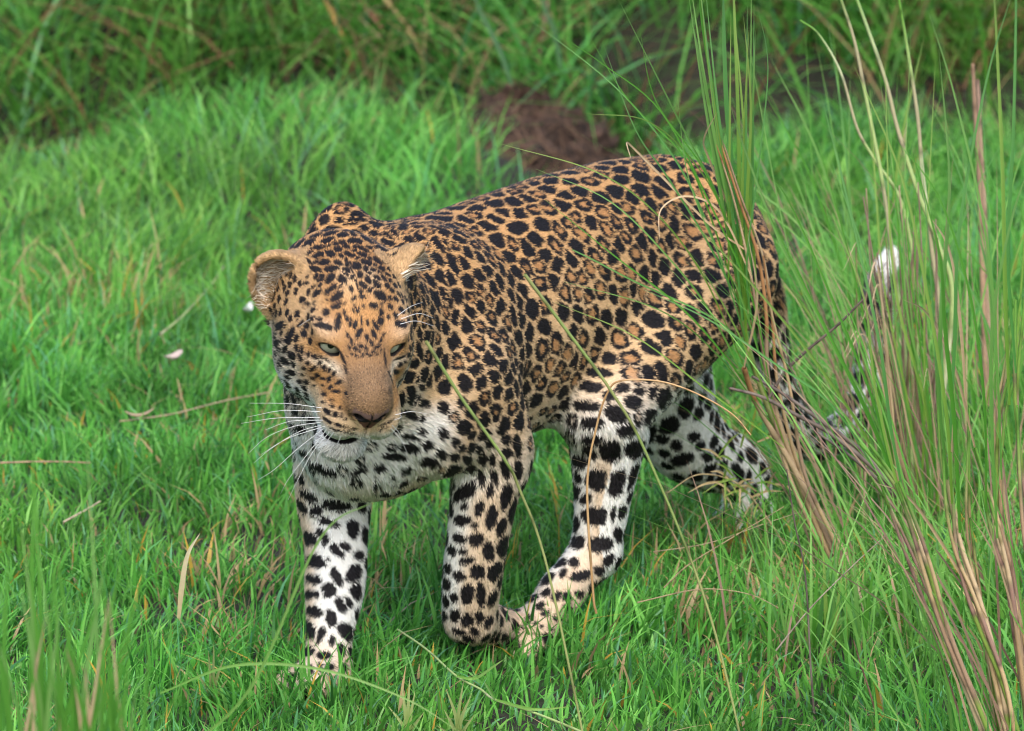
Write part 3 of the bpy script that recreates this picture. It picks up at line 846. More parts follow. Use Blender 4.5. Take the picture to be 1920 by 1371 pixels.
T = nrm(D - FN * (D * FN).sum(1, keepdims=True))
lift = lerp(0.42, 0.34, f_hw * (hx > 0.05)) + np.where(f_W > 0.5, 0.02, 0)
lift = np.where(f_kind == 2, 0.6, lift)
Wd = nrm(np.cross(FN, T))
wid = rng.uniform(0.00036, 0.00062, n) * np.where(f_hw > 0.5, 0.9, 1.0)
root = FP - FN * 0.0008
mid = root + (nrm(T + FN * (lift * 1.3)[:, None])) * (L_ * 0.5)[:, None]
tip = mid + (nrm(T + FN * (lift * 0.45)[:, None])) * (L_ * 0.5)[:, None]
V = np.empty((n, 5, 3))
V[:, 0] = root - Wd * wid[:, None]; V[:, 1] = root + Wd * wid[:, None]
V[:, 2] = mid - Wd * (wid * 0.85)[:, None]; V[:, 3] = mid + Wd * (wid * 0.85)[:, None]; V[:, 4] = tip
o = np.arange(n)[:, None] * 5
Qf = o + np.array([[0, 2, 3, 1]]); Tf = o + np.array([[2, 4, 3]])
# keep the face normals on the outer side of the coat
gn = np.cross(V[:, 2] - V[:, 0], V[:, 3] - V[:, 0])
sgn = (gn * FN).sum(1) < 0
Qf[sgn] = Qf[sgn][:, ::-1]; Tf[sgn] = Tf[sgn][:, ::-1]
vary = (1 + rng.normal(0, 0.13, n) * np.where(f_hw > 0.5, np.where(hx > 0.06, 2.8, 1.8), 1.0)).clip(0.35, 1.8)
white_ear = (f_kind == 2) & (L_ > 0.0125)
FC[white_ear] = np.array([0.60, 0.53, 0.43])
spk = (f_hw > 0.5) & (hx > 0.085) & (hz > -0.05) & (rng.random(n) < 0.22)
vary = np.where(spk, vary * 0.35, vary)
hc = FC * vary[:, None]
hc = hc * (1 + np.stack([rng.normal(0, 0.02, n), np.zeros(n), rng.normal(0, 0.03, n)], 1))
cols = np.repeat(hc[:, None, :], 5, 1)
cols[:, 4] *= 1.06
m_fur = tint_mat('leopard_fur', rough=0.55, spec=0.22)
fur = mesh_obj('fur', V.reshape(-1, 3), [Qf, Tf], 0, m_fur, leo, col=np.clip(cols.reshape(-1, 3), 0, 0.9))
fur['kind'] = 'stuff'
nn = np.repeat(nrm(FN + T * 0.15 + rng.normal(0, 0.22, FN.shape))[:, None, :], 5, 1).reshape(-1, 3)
fur.data.normals_split_custom_set_from_vertices(nn.astype(np.float32))

# ------------------------------------------------------------------ eyes
m_eye = tint_mat('leopard_eye', rough=0.06, spec=0.6)
for s in (-1, 1):
    e = hp(EYE[0], EYE[1] * s, EYE[2])
    gaze = nrm(np.array([1.0, -0.30, 0.10])) @ HR
    R = 0.0176 * HS
    nu, nv = 40, 28
    th = (np.linspace(0, 1, nv) ** 1.7 * math.pi)[:, None]; ph = np.linspace(0, 2 * math.pi, nu, endpoint=False)[None]
    bul = 1 + 0.05 * np.exp(-(th / 0.5) ** 2)
    loc = np.stack([np.cos(th) * bul * np.ones_like(ph), np.sin(th) * np.cos(ph) * bul, np.sin(th) * np.sin(ph) * bul], -1).reshape(-1, 3)
    A = ax(gaze, (0, 0, 1))
    Vv = e + (loc * R) @ A
    i = np.arange(nv - 1)[:, None] * nu; j = np.arange(nu)[None]; j2 = (j + 1) % nu
    Qe = np.stack([i + j, i + j2, i + nu + j2, i + nu + j], -1).reshape(-1, 4)[:, ::-1]
    thf = np.repeat(th, nu, 1).ravel()
    c = np.where((thf < 0.20)[:, None], np.array([0.006, 0.006, 0.006]), np.array([0.34, 0.355, 0.26]))
    streak = 0.88 + 0.24 * vnoise(loc * 1.0, 14, 3)
    c = np.where((thf >= 0.20)[:, None], c * streak[:, None] * lerp(0.75, 1.1, sstep(0.2, 0.65, thf))[:, None], c)
    c = np.where((thf > 0.80)[:, None], np.array([0.05, 0.045, 0.035]), c)
    mesh_obj('eye', Vv, Qe, 0, m_eye, leo, col=c)

# ------------------------------------------------------------------ whiskers and brow hairs
m_wh = tint_mat('whisker_white', rough=0.4, spec=0.4)
def tube(pts, rads, sides=5):
    P = np.asarray(pts, float); n = len(P)
    t = np.gradient(P, axis=0); t = nrm(t)
    ref = np.array([0.31, 0.17, 0.93])
    a = nrm(np.cross(t, ref)); b = np.cross(t, a)
    an = np.arange(sides) * 2 * math.pi / sides
    ring = a[:, None] * np.cos(an)[None, :, None] + b[:, None] * np.sin(an)[None, :, None]
    V = (P[:, None] + ring * np.asarray(rads)[:, None, None]).reshape(-1, 3)
    i = np.arange(n - 1)[:, None] * sides; j = np.arange(sides)[None]; j2 = (j + 1) % sides
    return V, np.stack([i + j, i + j2, i + sides + j2, i + sides + j], -1).reshape(-1, 4)
def whisker(px, r0=0.00045):
    d = nrm(rayl(*px[0]))
    hit = bvh.ray_cast(Vector(CAML), Vector(d))[0]
    if hit is None: return
    Y0 = to_world(np.array(hit))[1]
    pts = [np.array(hit)]
    for k, q in enumerate(px[1:]):
        pts.append(to_local(at_depth(q[0], q[1], Y0 + 0.012 * (k + 1))))
    X = catmull(pts, 6)
    V, Q = tube(X, np.linspace(r0, 0.00015, len(X)), 4)
    mesh_obj('whisker', V, Q, 0, m_wh, leo, col=np.full((len(V), 3), 0.66))
for w in ([(603, 765), (540, 757), (468, 756)], [(601, 772), (530, 770), (464, 782)], [(600, 783), (520, 784), (452, 794)], [(602, 792), (550, 800), (500, 820), (466, 850)],
          [(604, 797), (560, 810), (510, 840), (476, 868)], [(608, 803), (560, 840), (515, 880), (484, 900)], [(612, 806), (570, 860), (540, 900), (526, 926)], [(618, 810), (585, 850), (556, 905), (540, 938)],
          [(625, 812), (604, 840), (590, 870)], [(640, 817), (630, 838), (626, 848)], [(610, 799), (540, 822), (490, 852)], [(606, 788), (545, 790), (498, 806)],
          [(738, 788), (752, 782), (746, 772)], [(735, 797), (748, 812), (757, 835)], [(741, 778), (770, 772), (800, 776)], [(732, 802), (750, 822), (764, 850)],
          [(610, 605), (585, 598), (560, 612)], [(612, 616), (600, 612), (572, 638)], [(752, 598), (785, 588), (812, 596)], [(750, 608), (780, 602), (815, 612)], [(745, 592), (770, 575), (792, 567)]):
    whisker(w)
# ------------------------------------------------------------------ ground
def gz(x, y):
    x = np.asarray(x, float); y = np.asarray(y, float)
    z = 0.012 * np.sin(x * 2.1 + 0.6) * np.sin(y * 1.7) * sstep(8.6, 10.0, y)
    z = z + 0.105 * np.exp(-((x + 0.42) / 0.42) ** 2 - ((y - 11.6) / 0.5) ** 2)            # mound left
    z = z + 0.02 * np.exp(-((x - 0.75) / 0.55) ** 2 - ((y - 11.5) / 0.45) ** 2)
    z = z - 0.17 * sstep(11.78, 12.02, y + 0.06 * np.sin(x * 5.0)) * (1 - sstep(12.25, 12.6, y))      # gully
    z = z - 0.09 * np.exp(-((x - 0.10) / 0.17) ** 2 - ((y - 11.55) / 0.38) ** 2)
    z = z + 0.62 * sstep(12.35, 13.9, y) + 0.10 * np.sin(x * 1.3 + 1.0) * sstep(12.8, 14.0, y) + 0.25 * sstep(13.9, 17.0, y)
    return z
gx = np.unique(np.concatenate([-np.geomspace(3.2, 700, 26), np.arange(-3.2, 3.21, 0.08), np.geomspace(3.2, 700, 26)]))
gy = np.unique(np.concatenate([[-700, -200, -60, -20, -6, 0, 2, 3.5, 4.5], np.arange(5, 17.01, 0.08), np.geomspace(17, 1400, 30)]))
X, Y = np.meshgrid(gx, gy, indexing='ij')
Vg = np.stack([X, Y, gz(X, Y)], -1).reshape(-1, 3)
i = np.arange(len(gx) - 1)[:, None] * len(gy); j = np.arange(len(gy) - 1)[None]
Qg = np.stack([i + j, i + len(gy) + j, i + len(gy) + j + 1, i + j + 1], -1).reshape(-1, 4)
m_soil, nt, N, b, L = new_mat('soil_and_thatch')
tc_ = N.new('ShaderNodeTexCoord'); n1 = N.new('ShaderNodeTexNoise'); n1.inputs['Scale'].default_value = 9; n1.inputs['Detail'].default_value = 8
n2 = N.new('ShaderNodeTexNoise'); n2.inputs['Scale'].default_value = 70; n2.inputs['Detail'].default_value = 6
cr = N.new('ShaderNodeValToRGB'); cr.color_ramp.elements[0].color = (0.012, 0.016, 0.007, 1); cr.color_ramp.elements[1].color = (0.022, 0.055, 0.012, 1)
cr.color_ramp.elements[0].position = 0.38; cr.color_ramp.elements[1].position = 0.62
e_ = cr.color_ramp.elements.new(0.5); e_.color = (0.020, 0.015, 0.010, 1)
mx = N.new('ShaderNodeMath'); mx.operation = 'MULTIPLY_ADD'; mx.inputs[1].default_value = 0.5
hf = N.new('ShaderNodeMath'); hf.operation = 'MULTIPLY'; hf.inputs[1].default_value = 0.5
L.new(tc_.outputs['Object'], n1.inputs['Vector']); L.new(tc_.outputs['Object'], n2.inputs['Vector'])
L.new(n2.outputs['Fac'], hf.inputs[0]); L.new(n1.outputs['Fac'], mx.inputs[0]); L.new(hf.outputs[0], mx.inputs[2])
L.new(mx.outputs[0], cr.inputs[0]); L.new(cr.outputs[0], b.inputs['Base Color'])
bp = N.new('ShaderNodeBump'); bp.inputs['Strength'].default_value = 0.6; bp.inputs['Distance'].default_value = 0.01
L.new(n2.outputs['Fac'], bp.inputs['Height']); L.new(bp.outputs[0], b.inputs['Normal']); b.inputs['Roughness'].default_value = 0.95
ground = mesh_obj('ground', Vg, Qg, 0, m_soil)
tag(ground, 'dark earth and thatch of the grassy bank', 'ground', kind='structure')

# ------------------------------------------------------------------ grass
m_grass = tint_mat('grass_blade', rough=0.42, spec=0.35, translucent=0.38)
m_dry = tint_mat('dry_grass', rough=0.6, spec=0.25, translucent=0.15, noise=0.18, nscale=180)
m_stalk = tint_mat('reed_stalk', rough=0.5, spec=0.3, noise=0.22, nscale=120)
def blades(base, hgt, lean, az, wid, colr, tipc, segs=3, droop=0.35, face=None):
    """base (n,3); a tapering, bending, slightly twisted strip per blade -> V, quads, tris, colours"""
    n = len(base)
    t = np.linspace(0, 1, segs + 1)
    dirv = np.stack([np.cos(az), np.sin(az), np.zeros(n)], 1)
    fa = rng.uniform(0, 2 * math.pi, n) if face is None else face
    wd0 = np.stack([np.cos(fa), np.sin(fa), np.zeros(n)], 1)
    pts = []; 
    for k in t:
        hz_ = hgt * (k - droop * lean * k * k)
        pts.append(base + dirv * (hgt * lean * (0.35 * k + 0.65 * k * k))[:, None] + np.array([0, 0, 1]) * hz_[:, None])
    V = np.empty((n, 2 * segs + 1, 3)); C = np.empty((n, 2 * segs + 1, 3))
    for s in range(segs):
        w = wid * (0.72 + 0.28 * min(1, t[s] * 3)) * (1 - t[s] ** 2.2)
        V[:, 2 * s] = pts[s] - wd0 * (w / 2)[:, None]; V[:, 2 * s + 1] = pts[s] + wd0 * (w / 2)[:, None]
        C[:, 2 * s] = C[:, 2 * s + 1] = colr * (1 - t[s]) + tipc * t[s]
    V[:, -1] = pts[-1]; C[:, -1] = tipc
    o = np.arange(n)[:, None] * (2 * segs + 1)
    Q = np.concatenate([o + np.array([[2 * s, 2 * s + 1, 2 * s + 3, 2 * s + 2]]) for s in range(segs - 1)])
    T = o + np.array([[2 * segs - 2, 2 * segs - 1, 2 * segs]])
    return V.reshape(-1, 3), Q, T, C.reshape(-1, 3)

def scatter(x0, x1, y0, y1, n):
    x = rng.uniform(x0, x1, n); y = rng.uniform(y0, y1, n)
    return np.stack([x, y, gz(x, y)], 1)
GR = np.array([0.092, 0.335, 0.050]); GL = np.array([0.215, 0.54, 0.115]); GD = np.array([0.026, 0.135, 0.024]); GB = np.array([0.13, 0.38, 0.20])
DRY = np.array([0.48, 0.36, 0.19]); YEL = np.array([0.50, 0.34, 0.06]); BRN = np.array([0.20, 0.115, 0.06])
def grass_cols(P, n, dry=0.03, yel=0.012, dark=0.25, light=0.25, blue=0.12):
    pn = vnoise(P, 2.6, 51) * 0.6 + vnoise(P, 9, 52) * 0.4
    r = rng.random(n)
    c = GR[None] * (0.75 + 0.6 * pn[:, None])
    w = rng.random(n)
    c = np.where((r < light)[:, None], lerp(GR, GL, w[:, None] * (0.4 + 0.9 * pn[:, None])), c)
    c = np.where(((r >= light) & (r < light + dark))[:, None], lerp(GR, GD, w[:, None]), c)
    c = np.where(((r >= light + dark) & (r < light + dark + blue))[:, None], lerp(GR, GB, w[:, None]), c)
    yp = sstep(0.45, 0.75, vnoise(P, 1.7, 53)) * 0.38
    c = c * (1 - yp[:, None]) + c * np.array([1.65, 1.10, 0.95]) * yp[:, None]
    c = c * (0.72 + 0.56 * vnoise(P, 5.5, 54))[:, None]
    dry = dry * (0.4 + 3.0 * sstep(0.55, 0.8, vnoise(P, 3.1, 55)))
    r2 = rng.random(n)
    c = np.where((r2 < dry)[:, None], DRY * rng.uniform(0.6, 1.1, (n, 1)), c)
    c = np.where(((r2 >= dry) & (r2 < dry + yel))[:, None], YEL, c)
    return c * rng.uniform(0.85, 1.15, (n, 1))

def grass_obj(name, P, hgt, lean, wid, cols, tipmul, label, segs=3, droop=0.35, az=None):
    n = len(P)
    az = rng.uniform(0, 2 * math.pi, n) if az is None else az
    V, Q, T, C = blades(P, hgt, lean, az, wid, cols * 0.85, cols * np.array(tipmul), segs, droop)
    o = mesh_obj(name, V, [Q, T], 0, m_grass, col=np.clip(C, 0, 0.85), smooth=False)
    tag(o, label, 'grass', kind='stuff')
    return o
def tuft_az(P):
    return 4 * math.pi * vnoise(P * np.array([1, 1, 0]), 3.0, 68) + rng.normal(0, 1.5, len(P))
# short turf around the animal
P = scatter(-1.75, 1.75, 6.3, 10.3, 185000)
dens = 0.45 + 0.55 * sstep(0.25, 0.5, vnoise(P * np.array([1, 1, 0]), 7, 61))
P = P[rng.random(len(P)) < dens]
n = len(P)
hn = 0.5 * vnoise(P * np.array([1, 1, 0]), 4.5, 62) + 1.0 * sstep(0.3, 0.8, vnoise(P * np.array([1, 1, 0]), 11, 69)) - 0.2
hgt = (0.020 + 0.056 * rng.random(n) ** 1.4) * (0.65 + 0.8 * hn) * (1 + 0.7 * sstep(9.0, 10.3, P[:, 1]))
hgt *= 1 + 0.7 * sstep(0.3, 0.8, P[:, 0])
for fp, am in ((rfl, 1.1), (lfp, 0.25), (rhl, 0.2)):
    w_ = to_world(fp)
    hgt *= 1 + am * np.exp(-((P[:, 0] - w_[0]) ** 2 + (P[:, 1] - w_[1] + 0.05) ** 2) / 0.14 ** 2)
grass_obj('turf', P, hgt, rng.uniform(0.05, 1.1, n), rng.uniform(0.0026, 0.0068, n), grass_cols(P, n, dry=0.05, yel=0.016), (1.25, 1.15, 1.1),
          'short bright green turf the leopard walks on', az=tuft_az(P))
# longer grass on the mound behind
P = scatter(-2.3, 2.3, 10.0, 12.05, 44000)
hole = 1.1 * np.exp(-((P[:, 0] - 0.10) / 0.17) ** 4 - ((P[:, 1] - 11.65) / 0.48) ** 4) + sstep(11.68, 11.88, P[:, 1] + 0.10 * np.sin(P[:, 0] * 5 + 1) + 0.12 * (vnoise(P, 4, 67) - 0.5))
P = P[(rng.random(len(P)) > hole * 1.25) & (rng.random(len(P)) < 0.5 + 0.5 * sstep(0.3, 0.5, vnoise(P, 5, 63)))]
n = len(P)
hgt = (0.04 + 0.09 * rng.random(n)) * (0.35 + 1.25 * vnoise(P, 4.5, 64)) * lerp(0.8, 1.15, sstep(10.0, 11.6, P[:, 1]))
grass_obj('mound_grass', P, hgt, rng.uniform(0.2, 1.2, n), rng.uniform(0.003, 0.0072, n), grass_cols(P, n, dry=0.02, yel=0.004, light=0.38, dark=0.15), (1.25, 1.15, 1.1),
          'soft longer green grass on the low mound behind the leopard', az=tuft_az(P))
# rank growth on the bank
P = scatter(-3.0, 3.0, 12.32, 14.7, 42000)
P = P[rng.random(len(P)) < 0.06 + 0.94 * sstep(0.43, 0.54, vnoise(P, 3.4, 65))]
n = len(P)
hgt = (0.16 + 0.42 * rng.random(n) ** 1.3) * (0.6 + 0.8 * vnoise(P, 1.9, 66))
c = grass_cols(P, n, dry=0.05, yel=0.0, light=0.36, dark=0.28)
c = np.where((rng.random(n) < 0.12)[:, None], BRN * rng.uniform(0.5, 1.4, (n, 1)), c)
c = lerp(c * 1.0, c * np.array([1.1, 1.1, 1.0]), sstep(0.2, 1.2, P[:, 0])[:, None])
grass_obj('bank_grass', P, hgt, rng.uniform(0.4, 1.7, n), rng.uniform(0.005, 0.012, n), c, (1.15, 1.1, 1.05), 'rank dark green grass arching over the bank at the back', segs=4, droop=0.42)
P = scatter(-6, 6, 14.9, 19.0, 12000); n = len(P)
grass_obj('far_grass', P, 0.2 + 0.4 * rng.random(n), rng.uniform(0.3, 1.2, n), rng.uniform(0.008, 0.018, n), grass_cols(P, n, dark=0.4), (1.15, 1.1, 1.05), 'tall grass on top of the bank beyond the gully', segs=3)
P = scatter(-2.6, 2.6, 11.6, 13.2, 3200); P[:, 2] += 0.01 + 0.04 * rng.random(3200)
n = 3200
V, Q, T, C = blades(P, rng.uniform(0.02, 0.06, n), np.full(n, 3.0), rng.uniform(0, 2 * math.pi, n), rng.uniform(0.002, 0.005, n), BRN * rng.uniform(0.3, 1.2, (n, 1)), BRN * rng.uniform(0.3, 1.3, (n, 1)), 3, 0.15)
gl_ = mesh_obj('dead_litter', V, [Q, T], 0, m_dry, col=C, smooth=False)
tag(gl_, 'dark brown dead leaves littering the shaded gully', 'litter', kind='stuff')
# fallen dry bits in the turf
P = scatter(-1.7, 1.7, 6.4, 10.6, 900); P[:, 2] += 0.012 + 0.03 * rng.random(900)
n = len(P)
ln = rng.uniform(0.02, 0.11, n); az = rng.uniform(0, 2 * math.pi, n)
V, Q, T, C = blades(P, ln * 0.25, np.full(n, 4.0), az, rng.uniform(0.0012, 0.0032, n), np.where((rng.random(n) < 0.75)[:, None], DRY, BRN * 1.4) * rng.uniform(0.7, 1.25, (n, 1)), DRY * np.ones((n, 1)), 3, 0.12)
litter = mesh_obj('straw_litter', V, [Q, T], 0, m_dry, col=np.clip(C, 0, .8), smooth=False)
tag(litter, 'bits of dry straw lying scattered in the turf', 'straw', kind='stuff')

# ------------------------------------------------------------------ single blades, stalks and twigs
def ribbon(pts, width, colr, tipc, name, mat, parent=None, fold=0.25, n=7):
    X = catmull(pts, n); m = len(X)
    t = nrm(np.gradient(X, axis=0))
    view = nrm(X - CAM * np.array([1, 1, 1]))
    side = nrm(np.cross(t, view + rng.normal(0, 0.25, 3)))
    nor = np.cross(side, t)
    u = np.linspace(0, 1, m)
    w = width * np.minimum(1, 0.55 + 1.5 * u) * (1 - u ** 2.5) + 0.0002
    V = np.stack([X - side * w[:, None] / 2, X + nor * (w * fold)[:, None], X + side * w[:, None] / 2], 1).reshape(-1, 3)
    i = np.arange(m - 1)[:, None] * 3
    Q = np.concatenate([i + np.array([[0, 1, 4, 3]]), i + np.array([[1, 2, 5, 4]])])
    C = np.repeat(lerp(np.asarray(colr)[None], np.asarray(tipc)[None], (u ** 1.3)[:, None]), 3, 0)
    return mesh_obj(name, V, Q, 0, mat, parent, col=np.clip(C, 0, 0.85))

SH = [np.array([0.50, 0.36, 0.20]), np.array([0.40, 0.27, 0.15]), np.array([0.31, 0.19, 0.15]), np.array([0.37, 0.24, 0.16]), np.array([0.20, 0.30, 0.06]), np.array([0.56, 0.42, 0.26])]
def stalk(pts, r0, r1, name, parent, cols=None, n=8, green_top=True):
    X = catmull(pts, n); m = len(X); u = np.linspace(0, 1, m)
    seg = np.floor(u * rng.uniform(4.5, 7.0) + rng.random()).astype(int)
    pick = rng.integers(0, len(SH), seg.max() + 1)
    base = np.array([SH[k] if cols is None else cols[k % len(cols)] for k in pick])[seg]
    if green_top: base = lerp(base, np.array([0.13, 0.30, 0.05]), sstep(0.70, 0.95, u)[:, None])
    node = np.concatenate([[0], (np.diff(seg) > 0) * 1.0])
    r = lerp(r0, r1, u) * (1 + 0.10 * node)
    V, Q = tube(X, r, 6)
    C = np.repeat(base * (1 - 0.45 * node[:, None]), 6, 0)
    return mesh_obj(name, V, Q, 0, m_stalk, parent, col=np.clip(C, 0, .8))

def pxpath(path, Y0, Y1):
    k = len(path)
    return [at_depth(p[0], p[1], lerp(Y0, Y1, i / max(k - 1, 1))) for i, p in enumerate(path)]

def clump(name, base_px, Y, label, cat='reed', group=None):
    bp = at_depth(base_px[0], base_px[1], Y); bp[2] = float(gz(bp[0], Y))
    o = empty(name, bp)
    tag(o, label, cat, group)
    return o, bp
def place(o, par):
    o.parent = par
    o.matrix_parent_inverse = Matrix.Translation(-Vector(par.location))
    return o
def fan(par, bp, n, rad, hmin, hmax, lean_az, lean, spread, wid, dry=0.2, name='leaf_mass', label=None):
    """fine leaves of a clump, too thin to pick apart"""
    a = rng.uniform(0, 2 * math.pi, n); r = rad * np.sqrt(rng.random(n))
    B = np.stack([bp[0] + r * np.cos(a), bp[1] + r * np.sin(a), np.zeros(n)], 1); B[:, 2] = gz(B[:, 0], B[:, 1])
    h = rng.uniform(hmin, hmax, n)
    d = np.stack([math.cos(lean_az) * lean + rng.normal(0, spread, n), math.sin(lean_az) * lean * 0.6 + rng.normal(0, spread * 0.6, n)], 1)
    az = np.arctan2(d[:, 1], d[:, 0]); ln = np.linalg.norm(d, axis=1)
    c = lerp(np.array([0.08, 0.29, 0.035]), np.array([0.22, 0.46, 0.10]), rng.random((n, 1)))
    c = np.where((rng.random(n) < dry)[:, None], lerp(np.array([0.46, 0.33, 0.20]), np.array([0.28, 0.17, 0.13]), rng.random((n, 1))), c)
    V, Q, T, C = blades(B, h, ln, az, rng.uniform(wid * 0.5, wid, n), c * 0.9, c * 1.15, 6, 0.30, face=rng.normal(0, 0.5, n))
    o = mesh_obj(name, V, [Q, T], 0, m_grass, col=np.clip(C, 0, .8), smooth=False)
    o['kind'] = 'stuff'
    return place(o, par)
LEAF = [((0.085, 0.30, 0.03), (0.14, 0.38, 0.06)), ((0.14, 0.36, 0.06), (0.26, 0.46, 0.14)), ((0.20, 0.40, 0.05), (0.36, 0.50, 0.14)), ((0.11, 0.34, 0.07), (0.20, 0.42, 0.14))]
def leaf(par, path, Y0, Y1, w, k=0, dry=False):
    if dry: c0, c1, m = (0.46, 0.33, 0.19), (0.52, 0.40, 0.26), m_dry
    else: (c0, c1), m = LEAF[k % 4], m_grass
    return place(ribbon(pxpath(path, Y0, Y1), w, c0, c1, 'dry_leaf' if dry else 'leaf', m), par)
def stk(par, path, Y0, Y1, r0, r1, **kw):
    if r0 > 0.006:                      # thick culm: a core wrapped by loose sheaths
        for k in range(4):
            ox, ph_ = rng.normal(0, 1) , rng.uniform(0, 6)
            p2 = [(x + 9 * math.sin(ph_ + 0.9 * i) + 3 * ox, y + rng.normal(0, 4)) for i, (x, y) in enumerate(path)]
            stk(par, p2[:len(p2) - (k > 1)], Y0 - 0.004 * k, Y1 - 0.004 * k, r0 * rng.uniform(0.38, 0.52), r1 * 0.45, **kw)
        return
    return place(stalk(pxpath(path, Y0, Y1), r0, r1, 'stalk', None, **kw), par)

# big clump in the near right corner
A_, ab = clump('reed_clump', (1885, 1440), 6.95, 'clump of thick purplish tan reed stalks with green leaves leaning over the turf')
stk(A_, [(1872, 1425), (1853, 1371), (1780, 1189), (1741, 1072), (1707, 984), (1672, 905), (1615, 830)], 6.93, 6.80, 0.0085, 0.004)
stk(A_, [(1860, 1420), (1832, 1340), (1762, 1189), (1712, 1062), (1672, 960), (1640, 890)], 6.97, 6.86, 0.0062, 0.003)
stk(A_, [(1915, 1425), (1900, 1360), (1878, 1282), (1849, 1189), (1824, 1116), (1800, 1033), (1785, 945), (1776, 847), (1772, 700)], 6.95, 6.86, 0.008, 0.004)
stk(A_, [(1890, 1425), (1868, 1300), (1839, 1106), (1814, 974), (1812, 764)], 7.0, 6.93, 0.0062, 0.003)
stk(A_, [(1950, 1425), (1920, 1214), (1897, 1101), (1873, 1018), (1849, 920), (1828, 840)], 6.98, 6.90, 0.0085, 0.004)
stk(A_, [(1930, 1430), (1912, 1200), (1880, 969), (1878, 798), (1893, 700), (1906, 580)], 7.05, 6.98, 0.007, 0.004)
stk(A_, [(1990, 1430), (1960, 1200), (1925, 1000), (1905, 760), (1912, 560)], 7.0, 6.92, 0.007, 0.004)
for k, (p, w) in enumerate([([(1707, 984), (1650, 830), (1590, 700), (1500, 520), (1420, 360)], 0.006), ([(1690, 940), (1640, 800), (1560, 640), (1470, 470), (1400, 290), (1370, 200)], 0.0055),
     ([(1672, 905), (1600, 780), (1500, 640), (1380, 500), (1260, 380)], 0.005), ([(1700, 960), (1670, 800), (1650, 650), (1600, 420), (1540, 180)], 0.006),
     ([(1680, 920), (1640, 760), (1560, 560), (1480, 380), (1440, 330)], 0.0045), ([(1776, 900), (1760, 720), (1770, 520), (1780, 330), (1760, 90)], 0.0075),
     ([(1785, 945), (1775, 780), (1740, 560), (1690, 330), (1600, 120)], 0.006), ([(1780, 860), (1790, 640), (1800, 420), (1850, 150), (1900, -20)], 0.006),
     ([(1800, 1000), (1790, 800), (1772, 620), (1760, 470), (1700, 250)], 0.0075), ([(1878, 900), (1870, 700), (1850, 450), (1790, 180), (1740, 20)], 0.0055),
     ([(1893, 760), (1885, 560), (1880, 330), (1868, 60), (1860, -60)], 0.007), ([(1905, 700), (1890, 480), (1900, 250), (1905, 0), (1900, -80)], 0.006),
     ([(1849, 960), (1846, 760), (1820, 560), (1760, 370), (1660, 240)], 0.005), ([(1870, 1010), (1860, 800), (1862, 600), (1900, 400), (1960, 240)], 0.006),
     ([(1740, 1060), (1680, 900), (1640, 720), (1620, 560), (1560, 400)], 0.005), ([(1640, 880), (1560, 760), (1450, 680), (1330, 600), (1200, 540)], 0.004)]):
    leaf(A_, p, 6.86, 6.62, w * 0.72, k)
for p in ([(1812, 764), (1800, 600), (1780, 470), (1740, 400)], [(1850, 1160), (1760, 1010), (1700, 930), (1640, 905)], [(1828, 840), (1790, 690), (1740, 590), (1690, 560)]):
    leaf(A_, p, 6.9, 6.8, 0.004, dry=True)
fan(A_, ab, 40, 0.09, 0.35, 0.80, math.pi, 0.35, 0.22, 0.0042, 0.25)

# stalks crossing the leopard's rump
B_, bb = clump('reed_clump', (1585, 1095), 7.98, "leaning bundle of rusty dry stalks and green leaves in front of the leopard's rump")
RU = [np.array([0.46, 0.32, 0.18]), np.array([0.40, 0.24, 0.12]), np.array([0.40, 0.20, 0.09]), np.array([0.33, 0.22, 0.15]), np.array([0.42, 0.30, 0.18]), np.array([0.50, 0.36, 0.22])]
for dx, r in ((0, 0.0044), (18, 0.0038), (-14, 0.0034), (8, 0.0032)):
    j = lambda: rng.normal(0, 5)
    stk(B_, [(1585 + dx * 0.4, 1095), (1545 + dx, 1010 + j()), (1490 + dx, 880 + j()), (1455 + dx + j(), 720), (1436 + dx + j(), 590), (1418 + dx * .8 + j(), 480), (1385 + dx * .7, 372), (1347 + dx * .6, 255)][:8 if abs(dx) < 15 else 6], 7.96, 7.74, r, r * 0.30, cols=RU, green_top=False)
stk(B_, [(1590, 1090), (1500, 900), (1420, 760), (1395, 690)], 7.94, 7.82, 0.0042, 0.0036, cols=RU, green_top=False)
stk(B_, [(1575, 1095), (1470, 840), (1400, 640), (1380, 470), (1384, 330)], 7.96, 7.80, 0.0046, 0.003, cols=[np.array([0.20, 0.30, 0.07]), np.array([0.30, 0.33, 0.12])])
